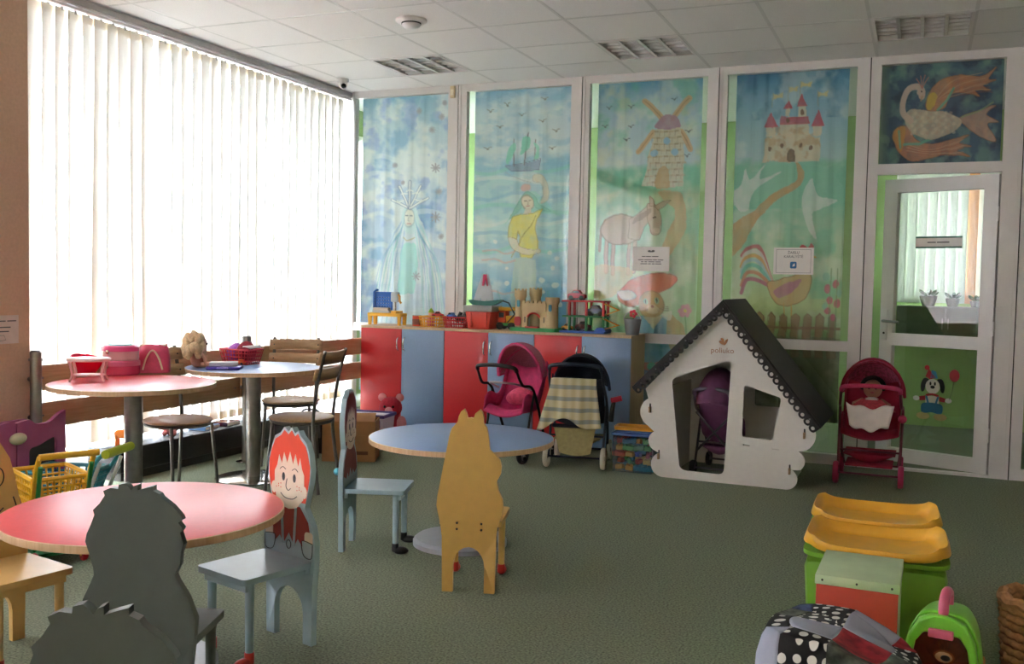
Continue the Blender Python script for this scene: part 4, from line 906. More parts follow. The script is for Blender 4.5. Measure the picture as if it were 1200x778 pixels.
# toy truck
t = thing('toy_truck', 'orange and yellow toy truck with a dark crane beside the castle', 'toy truck', (on_cab(592), -.22, ZC))
obj('chassis', B().box((-.08,-.04,.03), (.08,.04,.055), .004), mp('3aa048'), t); cbn = obj('cab', B().box((-.075,-.045,.055), (.0,.045,.155), .012), mp('e2572c'), t)
obj('window', B().box((-.06,-.0465,.1), (-.015,-.0455,.14)), mp('3a4048', .2), cbn, 0); obj('bed', B().taper((.045,0,.055), (.08,.08), (.09,.095), .06, .004), mp('e8b02c'), t); obj('roof', B().box((-.075,-.045,.155), (.08,.045,.185), .012), mp('e8b02c'), t)
for x in (-.05,.05):
    for s_ in (-1,1): obj('wheel', B().cyl((x,s_*.03,.03), (x,s_*.05,.03), .03, seg=18), mp('1d1d1f', .6), t)
obj('crane_arm', B().tube([(.02,-.05,.06),(.085,-.055,.13),(.03,-.055,.22),(-.02,-.055,.235)], .006, 8), mp('2c3038'), t)
# castle
m_sand = mp('c8b286', .6); xc = on_cab(630, -.27)
t = thing('toy_castle', 'sand-coloured toy castle with round towers on a green base', 'toy castle', (xc, -.27, ZC))
obj('base', B().prism(catmull([(-.2,-.10),(-.1,-.12),(.05,-.105),(.19,-.11),(.2,.08),(.05,.1),(-.15,.095),(-.21,.02)], 5), 0, .028, plane='XY'), mp('2fa05a'), t, 30)
def tower(x, y, r, h, crown=True):
    o = obj('tower', B().lathe([(r,.02),(r*.96,h*.8),(r*1.15,h*.86),(r*1.15,h),(r*.95,h),(r*.95,h*.95),(0,h*.95)], 24, (x,y,0)), m_sand, t)
    if crown:
        for k in range(8):
            a_ = 2*PI*k/8; obj('merlon', B().at(Matrix.Translation((x+r*1.04*math.cos(a_), y+r*1.04*math.sin(a_), h)) @ Matrix.Rotation(a_, 4, 'Z')).box((-.006,-.008,-.002), (.006,.008,.014)), m_sand, o, 0)
    return o
t1 = tower(-.145, -.02, .044, .325); t2 = tower(.135, -.03, .05, .275, False); t3 = tower(-.045, .06, .045, .335)
wl_ = B().prism([(-.115,.02),(-.07,.02)]+[(-.07,.09)]+arc(-.015,.09,.055,180,0,10,.05)+[(.04,.09),(.04,.02),(.1,.02),(.1,.235),(-.115,.235)], -.055, -.025)
wo = obj('wall', wl_, m_sand, t, 30); obj('parapet', B().box((-.11,-.075,.16), (.095,-.055,.225)), m_sand, t, 0)
for k in range(6): obj('merlon', B().box((-.105+k*.035,-.075,.225), (-.085+k*.035,-.055,.245)), m_sand, t, 0)
obj('arch_trim', B().tube([(-.015+.058*math.cos(R(a_)), -.057, .092+.053*math.sin(R(a_))) for a_ in range(20,170,15)], .008, 6), mp('cc4038'), wo)
obj('drawbridge', B().box((-.07,-.11,.028), (.04,-.055,.04), .003), mp('cc4038'), t)
obj('knight_gate', B().prism(rrect(-.175,.04,-.12,.115,.02), -.074, -.064), mp('b8303a'), t1, 0)
for x, z, o, yy in ((-.145,.22,t1,-.068), (.135,.19,t2,-.084)): obj('window', B().prism(rrect(x-.013,z-.028,x+.013,z+.028,.012), yy, yy+.012), mp('3f8aa0', .3), o, 0)
for x in (-.09,.075): obj('arrow_slit', B().box((x-.005,-.0565,.07), (x+.005,-.054,.115)), mp('4a4030'), wo, 0)
# garage
xg = on_cab(692, -.26)
t = thing('toy_garage', 'red and green toy parking garage with yellow ramps', 'toy garage', (xg, -.25, ZC))
obj('base', B().box((-.235,-.09,0), (.14,.09,.018), .004), mp('2458b4'), t); obj('base_ramp', B().taper((.1,0,.018), (.1,.16), (.05,.16), .03), mp('2458b4'), t)
obj('deck', B().box((-.215,-.085,.125), (.135,.085,.137), .003), mp('2f8a50'), t); obj('deck', B().box((-.22,-.085,.245), (.135,.085,.257), .003), mp('c42a32'), t)
for x in (-.16,-.02,.12):
    for y in (-.06,.06):
        obj('pillar', B().cyl((x,y,.018), (x,y,.125), .011), mp('2f8a50'), t); obj('pillar', B().cyl((x,y,.137), (x,y,.245), .011), mp('c42a32'), t)
for z0, z1 in ((.245,.19),(.19,.137),(.125,.07),(.07,.03)):
    s_ = 1 if z0 in (.245,.125) else -1; xx = (.1,.24) if s_ > 0 else (.24,.1)
    obj('ramp', B().sheet(lambda u, v: (xx[0]+(xx[1]-xx[0])*u, -.07+.05*v+(.0 if s_ > 0 else .012), z0+(z1-z0)*u), 6, 2), mp('e0962c'), t)
for o in [q for q in t.children if q.name.startswith('ramp')]: solid(o, .006)
toy_car('toy_car', 'bright red toy race car on the garage roof', xg-.12, -.25, ZC+.257, 0, .145, mp('b81c30', .25)); toy_car('toy_car', 'dark blue toy car on the green garage deck', xg+.04, -.25, ZC+.137, 0, .15, mp('2c3c62', .25))
toy_car('toy_car', 'dark maroon toy car on the ground floor of the garage', xg-.055, -.27, ZC+.018, R(10), .13, mp('5a1c24', .25)); toy_car('toy_car', 'small yellow toy car at the corner of the garage base', xg-.19, -.27, ZC+.018, R(5), .09, mp('e8a82c', .3))
# grey bucket
t = thing('toy_bucket', 'grey toy bucket with a red flower at the end of the cabinets', 'bucket', (on_cab(740,-.3), -.27, ZC))
obj('body', B().lathe([(0,0),(.05,0),(.068,.12),(.07,.125),(.062,.125),(.048,.012),(0,.012)], 24), mp('7f838a', .5), t)
obj('bail', B().tube([(.068*math.cos(R(a_)), -.01, .12+.06*math.sin(R(a_))) for a_ in range(0,181,20)], .004, 6), mp('e2e2e2'), t)
for k in range(5): obj('petal', B().ball((.012+.02*math.cos(k*1.26), -.03, .165+.02*math.sin(k*1.26)), .014, (1,.5,1), 10, 8), mp('c0283c'), t)
obj('stem', B().cyl((.012,-.03,.02), (.012,-.03,.165), .004), mp('3a8048'), t)

# ================================================================== TOYS ON THE TALL TABLES
m_pink = M('pink_nylon', 'd2466f', .5, var=.1, scale=30, bump=.3, bscale=60); m_cream2 = M('cream_strap', 'e8d8c0', .7)
q = P(161, 437, ZL)
t = thing('pink_bag', 'pink carry bag with two cream handles on the red table', 'bag', (q.x+.035, q.y+.095, ZL), R(38))
def bagfn(u, v):
    a_ = u*2*PI; rx = .095*(1-.18*v**3); ry = .07*(1-.75*v**4); c_, s_ = math.cos(a_), math.sin(a_)
    return (rx*math.copysign(abs(c_)**.5, c_), ry*math.copysign(abs(s_)**.5, s_), .005+.155*v+.008*math.sin(u*19)*v)
o = obj('body', B().sheet(bagfn, 40, 12).prism([(bagfn(k/40,0)[0], bagfn(k/40,0)[1]) for k in range(40)], .0, .004, plane='XY'), m_pink, t, 60)
obj('zip', B().box((-.075,-.006,.156), (.075,.006,.166), .002), m_cream2, t)
for y in (-.066,.066): obj('strap', B().tube(catmull([(-.055,y*1.0,.02),(-.035,y*1.08,.09),(0,y*.95,.135),(.035,y*1.08,.09),(.055,y*1.0,.02)], 5, False), .006, 6), m_cream2, t)
q = P(124, 440, ZL)
def round_case(label, x, y, z, r, h, m1, m2, grp):
    t = thing('round_case', label, 'toy case', (x, y, z), 0, grp)
    obj('body', B().lathe([(0,0),(r-.006,0),(r,.006),(r,h*.6),(r*.98,h*.62),(0,h*.62)], 32), m1, t); obj('lid', B().lathe([(0,h*.62),(r*1.01,h*.62),(r*1.01,h*.9),(r*.93,h),(0,h)], 32), m2, t)
    obj('clasp', B().cbox((0,-r*1.01,h*.6), (.02,.012,.022), .002), m_chrome, t); return t
round_case('shiny dark pink round toy case under another case', q.x+.005, q.y+.11, ZL, .105, .085, mp('c83f68', .25), mp('d86a8c', .3), 'pink toy cases')
tt = round_case('bright pink round toy case with a turquoise lid on top', q.x+.005, q.y+.11, ZL+.085, .1, .085, mp('d8b0b4'), mp('e2488e', .3), 'pink toy cases')
obj('lid_inlay', B().lathe([(0,.085),(.07,.085),(.066,.092),(0,.094)], 32), mp('7fcfd6'), tt); obj('ear', B().cbox((-.1,-.03,.06), (.02,.03,.025), .004), mp('e2488e'), tt)
q = P(97, 447, ZL)
t = thing('toy_table', 'tiny white and pink toy table on the red table', 'toy table', (q.x+.0, q.y+.04, ZL), R(35))
obj('top', B().lathe([(0,.108),(.1,.108),(.105,.114),(.105,.122),(.1,.127),(0,.127)], 32, sx=1.1, sy=.75), M('toy_pearl', 'ecd8d6', .3), t); obj('shelf', B().lathe([(0,.03),(.085,.03),(.085,.038),(0,.038)], 28, sx=1.0, sy=.65), M('toy_rose', 'e8b8b4', .3), t)
for sx_ in (-1,1):
    for sy in (-1,1): obj('leg', B().tube(catmull([(sx_*.088,sy*.05,0),(sx_*.075,sy*.043,.04),(sx_*.088,sy*.05,.11)], 4, False), [.007]*9, 8), M('toy_rose', 'e8b8b4', .3), t)
q = P(76, 440, ZL)
t = thing('plastic_bowl', 'translucent red bowl leaning behind the tiny toy table', 'bowl', (q.x+.085, q.y+.06, ZL), 0); 
obj('shell', B().at(Matrix.Translation((0,0,.012)) @ Matrix.Rotation(R(14), 4, 'Y')).lathe([(0,0),(.045,0),(.085,.09),(.09,.092),(.09,.086),(.05,-.004),(0,-.004)], 28), M('red_translucent', 'd8204a', .2, trans=.5), t)
# the blue table
q = P(228, 431, ZL)
t = thing('doll', 'curly blond doll with a red headband on the blue table', 'doll', (q.x-.02, q.y+.05, ZL), R(40))
m_dskin = M('doll_skin', 'd8a184', .45); m_blond = M('doll_blond', 'd8c09a', .85, var=.15, scale=90, bump=.8, bscale=120)
obj('body', B().ball((0,0,.05), .05, (.9,.75,1.1)).cyl((0,0,.06), (0,0,.1), .02), M('doll_dress', 'b87a64', .8), t); hd = obj('head', B().ball((.008,0,.145), .055, (.95,.9,1.05), 20, 14), m_dskin, t)
hb = B()
rh = random.Random(3)
for k in range(34):
    a_ = rh.uniform(.75, 2*PI-.75); zz = rh.uniform(-.075,.055); rr = .054*math.sqrt(max(.25, 1-(max(zz, -.02)/.08)**2))+(.022 if zz < -.01 else 0)
    hb.ball((rr*math.cos(a_)-.012, rr*math.sin(a_)*1.1, .148+zz), rh.uniform(.022,.03), (1,1,1.25), 10, 7)
obj('hair', hb, m_blond, hd, 80); hd['label'] = 'round doll head with blond curls'
obj('headband', B().tube([(.012, .064*math.cos(R(a_)), .148+.068*math.sin(R(a_))) for a_ in range(10,171,16)], .006, 8), mp('c8202e'), hd)
for s_ in (-1,1):
    obj('arm', B().tube([(.02,s_*.04,.085),(.045,s_*.055,.06),(.05,s_*.05,.02)], [.014,.012,.01], 8), m_dskin, t); obj('leg', B().tube([(.02,s_*.025,.018),(.09,s_*.03,.016)], [.017,.014], 8), m_dskin, t)
    obj('eye', B().ball((.058,s_*.018,.15), .007, seg=8, rings=6), mp('20242c', .2), hd)
q = P(272, 428, ZL)
bk_ = basket('toy_basket', 'red lattice basket of doll clothes on the blue table', q.x-.02, q.y+.12, ZL, .19, .235, .1, .13, .16, mp('d02438'), 9, 4)
bx, by = q.x-.02, q.y+.12
lump('doll_clothes', 'purple tulle doll dress heaped in the red basket', 'doll clothes', bx-.05, by, ZL+.012, .07, (.8,.75,.95), M('purple_tulle', '9a4ab0', .8, var=.3, scale=80), 0, 'doll clothes in the basket', .6, 2)
lump('doll_clothes', 'dark red knitted doll jumper heaped in the red basket', 'doll clothes', bx+.04, by, ZL+.012, .075, (.85,.75,.98), M('dark_red_knit', '8a1c30', .9, var=.3, scale=70), .5, 'doll clothes in the basket', .7, 5)
t = thing('toy_tube', 'clear whitish toy tube resting on the basket edge', 'toy', (bx+.09, by-.02, ZL+.112), R(25)); obj('tube', B().cyl((-.05,0,0), (.055,0,.012), .011), M('milky_plastic', 'e2e2e6', .3), t); obj('cap', B().cyl((.05,0,.0115), (.065,0,.013), .012), mp('d0d0d8'), t)
q = P(258, 434, ZL)
t = thing('toy_laptop', 'purple toy case lying on the blue table', 'toy case', (q.x-.03, q.y+.08, ZL), R(28)); obj('body', B().box((-.105,-.07,0), (.105,.07,.022), .008), mp('4c3aa0', .3), t); obj('handle', B().tube([(-.03,-.07,.012),(-.03,-.09,.012),(.03,-.09,.012),(.03,-.07,.012)], .006, 8), mp('7a68c8'), t)
o = obj('picture_book', B().box((-.085,-.055,0), (.085,.055,.022), .002), M('grey_cover', 'c4c2c6', .5, var=.05), None, 40, (q.x-.045, q.y+.09, ZL+.0225), (0,0,R(36))); tag(o, 'thick pale grey book lying on the purple toy case', 'book')
q = P(279, 428, ZL)
t = thing('toy_car', 'small orange toy car beside the purple case', 'toy car', (q.x+.0, q.y+.03, ZL)); obj('body', B().box((-.03,-.018,.008), (.03,.018,.024), .006), mp('e2602c'), t); obj('roof', B().box((-.015,-.015,.022), (.018,.015,.038), .006), mp('e2602c'), t)
for x in (-.018,.018):
    for s_ in (-1,1): obj('wheel', B().cyl((x,s_*.014,.009), (x,s_*.021,.009), .009), mp('222225'), t)

# ================================================================== TOYS BY THE WINDOW
m_kp = mp('b05a86', .5); m_kd = mp('34373a', .4)
yk0, yk1 = -4.42, -3.815
t = thing('toy_kitchen', 'plum pink toy kitchen unit with two dark windowed doors', 'toy kitchen', (.14, 0, 0))
side = [(yk0,.0),(yk1,.0),(yk1,.53),(yk0,.53)]
ym = (yk0+yk1)/2
obj('back_panel', B().prism(side, .0, .025, plane='YZ'), m_kp, t, 30)
obj('shelf_box', B().box((.025,yk0,0), (.29,yk0+.025,.5)).box((.025,yk1-.025,0), (.29,yk1,.5)), m_kp, t, 0); obj('counter', B().box((.025,yk0+.025,.47), (.29,yk1-.025,.5)), mp('b9aec8'), t, 0)
for k, (a_, b_) in enumerate(((yk0+.004, ym-.003), (ym+.003, yk1-.004))):
    w_ = b_-a_; pts = [(a_,.02),(b_,.02)] + catmull([(b_,.60),(b_-.04,.585),(b_-.1,.55),(b_-.18,.55),(a_+.07,.575),(a_,.565)] if k else [(b_,.565),(b_-.05,.575),(b_-.12,.56),(a_+.1,.535),(a_,.53)], 4, False)
    hole = rpoly([(a_+.07,.08),(b_-.06,.08),(b_-.06,.475),(b_-.12,.455),(b_-.17,.435),(a_+.07,.43)] if k else [(a_+.06,.08),(b_-.08,.08),(b_-.08,.43),(a_+.06,.42)], .03)
    d = obj('door', B().prism(pts, .29, .315, [hole], 'YZ'), m_kp, t, 30); obj('window', B().box((.296,a_+.05,.07), (.302,b_-.05,.485)), m_kd, d, 0)
obj('oval_knob', B().ball((.325, ym, .49), .05, (.35,1,.6), 20, 12), mp('c8c4a8'), t)
t = thing('padded_bench', 'long low black padded bench under the window blinds', 'bench', (-.19, 0, 0))
obj('cushion', B().box((-.15,-2.93,.05), (.14,-.95,.215), .022), m_black, t); obj('plinth', B().box((-.13,-2.91,0), (.12,-.97,.05)), m_dark, t, 0)
for y_ in (-2.27,-1.61): obj('seam', B().box((-.148,y_-.003,.212), (.1405,y_+.003,.2165)), m_dark, t, 0)
# shopping carts
def shopping_cart(label, x, y, rz, m1, m2, mh, h=.5):
    t = thing('toy_cart', label, 'toy cart', (x, y, 0), rz, 'toy shopping carts')
    zb, zt = h*.5, h*.8
    c0 = [(-.13,-.09),(.1,-.09),(.1,.09),(-.13,.09)]; c1 = [(-.19,-.12),(.13,-.12),(.13,.12),(-.19,.12)]
    for k in range(4):
        a0_, b0_, a1_, b1_ = Vector(c0[k]+(zb,)), Vector(c0[(k+1) % 4]+(zb,)), Vector(c1[k]+(zt,)), Vector(c1[(k+1) % 4]+(zt,)); b = B()
        for q_ in range(9): b.tube([a0_.lerp(b0_, q_/8), a1_.lerp(b1_, q_/8)], .005, 5)
        for q_ in range(5): b.tube([a0_.lerp(a1_, q_/4), b0_.lerp(b1_, q_/4)], .006 if q_ < 4 else .011, 6)
        obj('lattice_side', b, m1, t, 40)
    obj('basket_floor', B().box((-.13,-.09,zb-.006), (.1,.09,zb+.002)), m2, t, 0)
    for s_ in (-1,1):
        obj('side_frame', B().tube(catmull([(-.12,s_*.10,.06),(.02,s_*.10,zb*.8),(.13,s_*.115,zt*.95),(.2,s_*.115,h),(.24,s_*.115,h+.02)], 5, False), .012, 8), m1, t)
        obj('inner_brace', B().tube([(.1,s_*.105,.08),(.13,s_*.105,zb),(.2,s_*.108,h-.03)], .010, 8), m2, t)
        for xx in (-.12,.1):
            w_ = obj('wheel', B().lathe([(0,-.012),(.03,-.012),(.035,-.006),(.035,.006),(.03,.012),(0,.012)], 18), mh, t, 40, (xx, s_*.105, .035), (R(90),0,0)); obj('hub', B().lathe([(0,-.015),(.011,-.015),(.011,.015),(0,.015)], 10), mp('e8c84c'), w_)
    obj('push_bar', B().tube([(.24,-.125,h+.02),(.24,.125,h+.02)], .015, 10), m1, t); obj('axle_bar', B().box((-.13,-.095,.05), (.12,.095,.065)), m2, t, 0)
    return t
shopping_cart('yellow toy shopping cart with green braces beside the plum kitchen', .93, -4.33, R(-25), mp('e2ac2a'), mp('1f7a38'), mp('b02028'), .5)
t = shopping_cart('teal toy shopping cart with a lime handle under the tall red table', .68, -3.985, R(18), mp('2a8c94'), mp('d8dcd8'), mp('b4c42c'), .42)
obj('handle_grip', B().tube([(.24,-.13,.44),(.24,.13,.44)], .022, 10), mp('b4c42c'), t)
# adult-height clutter between the tall tables and the sill
m_card = M('cardboard', 'a87c52', .8, var=.08, scale=12)
a, b = P(334, 538), P(389, 541)
cx_, cy_ = (a.x+b.x)/2-.02, (a.y+b.y)/2+.14
t = thing('cardboard_box', 'brown cardboard box with a hand hole under the metal chairs', 'box', (cx_+.24, cy_+.08, 0), R(24))
bx_ = B().box((-.19,-.13,0), (.19,.13,.006)); 
obj('carton', bx_.box((-.19,-.13,0), (-.185,.13,.29)).box((.185,-.13,0), (.19,.13,.29)).box((-.185,.125,0), (.185,.13,.29)), m_card, t, 0)
obj('carton_front', B().prism([(-.19,0),(.19,0),(.19,.29),(-.19,.29)], -.135, -.13, [rrect(.06,.19,.13,.215,.01)]), m_card, t, 0)
obj('flap', B().at(Matrix.Translation((0,-.13,.29)) @ Matrix.Rotation(R(30), 4, 'X')).box((-.185,0,-.002), (.185,.1,.002)), m_card, t, 0)
obj('printed_band', B().box((.04,-.1365,.05), (.14,-.135,.075)), M('carton_print', '6a4630', .8), t, 0)
t = thing('dark_satchel', 'black and grey satchel leaning on the cardboard box', 'bag', (cx_-.16, cy_+.14, 0), R(15)); obj('body', B().taper((0,0,0), (.24,.1), (.2,.07), .27, .02), M('satchel_black', '222326', .7), t); obj('flap', B().box((-.1,-.056,.12), (.1,-.042,.26), .006), M('satchel_grey', '55585c', .7), t); obj('strap', B().tube(catmull([(-.09,0,.265),(-.05,0,.32),(.05,0,.32),(.09,0,.265)], 5, False), .008, 8), M('satchel_grey', '55585c', .7), t)
o = P(386, 497, .0)
def plush(label, x, y, z, s, m, m2, rz=0):
    t = thing('plush_toy', label, 'plush toy', (x, y, z), rz, 'plush toys by the window')
    bd = obj('body', B().ball((0,0,.07*s), .075*s, (1,.85,.95), 18, 12), m, t, 60); hd = obj('head', B().ball((.02*s,-.02*s,.165*s), .055*s, (1,.95,.95), 18, 12), m, t, 60)
    for s_ in (-1,1):
        obj('ear', B().ball((.02*s+s_*.042*s,-.01*s,.212*s), .02*s, seg=12, rings=8), m2, hd); obj('leg', B().ball((s_*.05*s,-.06*s,.03*s), .03*s, (1,1.5,1), 12, 8), m, t); obj('arm', B().ball((s_*.075*s,-.03*s,.09*s), .024*s, (1,1.2,1.6), 12, 8), m2, t)
        obj('eye', B().ball((.02*s+s_*.02*s,-.07*s,.175*s), .006*s, seg=8, rings=6), mp('1a1a1c', .2), hd)
    obj('muzzle', B().ball((.02*s,-.066*s,.155*s), .02*s, seg=12, rings=8), m2, hd); return t
t = thing('toy_crate', 'white and purple toy crate behind the cardboard box', 'crate', (.62, -1.05, 0), R(8))
obj('body', B().taper((0,0,0), (.3,.2), (.34,.24), .26, .01), mp('e0dce4', .5), t); obj('rim', B().tube([(-.17,-.12,.26),(.17,-.12,.26),(.17,.12,.26),(-.17,.12,.26)], .014, 8, True), mp('4a3f86'), t)
for k in range(5): obj('slot', B().box((-.13+k*.06,-.128,.17), (-.1+k*.06,-.112,.23)), mp('5a4a92'), t, 0)
plush('red plush bear slumped beside the cabinets', .60, -.74, 0, 1.7, M('red_plush', 'b8283a', .9, var=.2, scale=50, bump=.6), M('pink_plush', 'd88a8e', .9), R(20))
plush('pink plush animal lying on the black padded bench', -.17, -2.36, .215, .62, M('rose_plush', 'd88a92', .9, var=.15, scale=50), M('cream_plush', 'e8d8c0', .9), R(30))
t = thing('toy_carton', 'blue printed toy carton on the floor beside the red plush', 'box', (.97, -.78, 0), R(12)); obj('body', B().box((-.09,-.06,0), (.09,.06,.17), .002), mp('24508c', .4), t, 0); obj('printed_panel', B().box((-.07,-.0615,.04), (.07,-.06,.14)), mp('b8d0e0', .4), t, 0)
for x_, y_, h_, lab in ((-.16,-1.80,'5a1c24','dark red book lying on the black padded bench'), (-.16,-2.03,'3a70a8','blue picture book lying on the black padded bench')):
    o = thing('picture_book', lab, 'book', (x_, y_, .215), R(8), 'books on the padded bench'); obj('cover', B().box((-.07,-.09,0), (.07,.09,.028), .002), mp(h_, .4), o, 0); obj('pages', B().box((-.064,-.086,.004), (.0715,.086,.024)), m_paper, o, 0)
t = thing('toy_giraffe', 'small orange toy giraffe at the end of the padded bench', 'toy animal', (-.14, -2.83, .215), R(20)); obj('body', B().ball((0,0,.075), .035, (1.4,.8,.9), 14, 10), mp('e2822c'), t)
obj('neck', B().tube([(.035,0,.085),(.06,0,.15)], [.016,.011], 8).ball((.068,0,.16), .018, (1.4,.8,.9), 12, 8), mp('e2822c'), t)
for s_ in (-1,1):
    for xx in (-.03,.03): obj('leg', B().cyl((xx,s_*.016,0), (xx,s_*.016,.07), .009), mp('e2822c'), t)

# ================================================================== PLAYHOUSE
m_hw = M('white_board', 'dcd8d2', .5, var=.02, scale=30); m_hb = M('black_board', '1d1a1a', .6, var=.08, scale=30); m_ply = wood('plywood_edge', '8a6e50', 'a88a66', .6, 'X')
hs = thing('playhouse', 'white board playhouse with scalloped black roof edges', 'playhouse', (3.04, -1.10, 0), R(-1.0))
ap, el, er = (.322,1.205), (-.275,.60), (.958,.42)
def lobe(cx, cz, r, a0, a1, n=8, rz=None): return arc(cx, cz, r, a0, a1, n, rz)
outer = [(-.05,.0),(.75,.0)] + lobe(.755,.07,.07,-90,62,8) + lobe(.80,.19,.068,-55,70,8) + lobe(.815,.365,.115,-58,62,10) + [(.87,.50),(ap[0],ap[1]-.03),(-.2,.60)] + lobe(-.13,.44,.105,118,240,10) + lobe(-.10,.245,.072,118,238,8) + lobe(-.065,.085,.085,112,262,8)
dh = rpoly([(.05,.06),(.35,.055),(.378,.83),(-.02,.68)], .045, 5); wh = rpoly([(.462,.32),(.66,.315),(.708,.595),(.466,.665)], .02, 4)
slots = [[(x,z),(x+.045,z),(x+.045,z+.008),(x,z+.008)] for x, z in ((.47,.265),(.66,.255))]
fp = obj('front_panel', B().prism(outer, 0, .015, [dh, wh]+slots), m_hw, hs, 30)
DH = .70
back_out = [(-.05,0),(.75,0),(.82,.45),(.87,.50),(ap[0],ap[1]-.03),(-.2,.60),(-.13,.45)]
obj('back_panel', B().prism(back_out, DH-.015, DH, [rpoly([(.42,.45),(.66,.45),(.66,.72),(.42,.72)], .02, 4)]), m_hw, hs, 30)
obj('side_panel', B().box((-.06,.015,0), (-.045,DH-.015,.62)), m_hw, hs, 0); obj('side_panel', B().box((.75,.015,0), (.765,DH-.015,.58)), m_hw, hs, 0)
obj('inner_shelf', B().box((.45,.015,.275), (.75,.2,.29)), m_hw, hs, 0)
def roof(e, nm):
    dx, dz = e[0]-ap[0], e[1]-ap[1]; L = math.hypot(dx, dz); nx_, nz_ = (-dz/L, dx/L) if dx > 0 else (dz/L, -dx/L)
    q = [ap, e, (e[0]+nx_*.014, e[1]+nz_*.014), (ap[0]+(0 if dx > 0 else 0), ap[1]+.02)]
    obj(nm, B().prism(q, -.05, DH+.04), m_hb, hs, 0)
    # scalloped edge board, with a round hole in each scallop
    n = 19; s_ = L/n; w_ = .036; pts = [(0,.0)]
    for k in range(n): pts += arc((k+.5)*s_, w_, s_*.5, 180, 0, 6, .02)
    pts += [(L,0)]; holes = [arc((k+.5)*s_, .032, s_*.24, 0, 324, 10) for k in range(n)]
    X = Vector((dx/L, 0, dz/L)); Z = Vector((-nx_, 0, -nz_)); Y = Vector((0,1,0))
    m4 = Matrix(((X.x,Y.x,Z.x,ap[0]),(X.y,Y.y,Z.y,-.052),(X.z,Y.z,Z.z,ap[1]),(0,0,0,1)))
    tr_ = obj('scalloped_trim', B().at(m4).prism(pts, -.008, .004, holes), m_hb, hs, 0)
    for k in range(6): c_ = m4 @ Vector(((k+.5)*L/6, -.009, .012)); obj('rivet', B().ball(tuple(c_), .006, seg=8, rings=6), m_steel, tr_)
    return tr_
roof(el, 'roof_board'); roof(er, 'roof_board')
for x, z in ((-.165,.47),(-.095,.155),(.86,.375),(.775,.135)):
    obj('joint_tab', B().box((x-.007,-.022,z-.032), (x+.007,.0,z+.008), .002), m_ply, hs); obj('slot', B().box((x-.005,-.0015,z+.008), (x+.005,.001,z+.03)), m_dark, hs, 0)
m_br = M('brand_brown', '9a6236', .6)
lettering('lettering', 'poliuko', .07, m_br, fp, (.317,-.0012,.885), width=.15)
for q_ in ([(.325,.922),(.312,.945),(.302,.965),(.318,.968),(.328,.95)], [(.328,.92),(.345,.938),(.352,.962),(.338,.958),(.33,.945)], [(.322,.925),(.305,.93),(.292,.945),(.31,.95)]): obj('leaf_mark', B().prism(catmull(q_, 4), -.0016, -.0004), m_br, fp, 0)

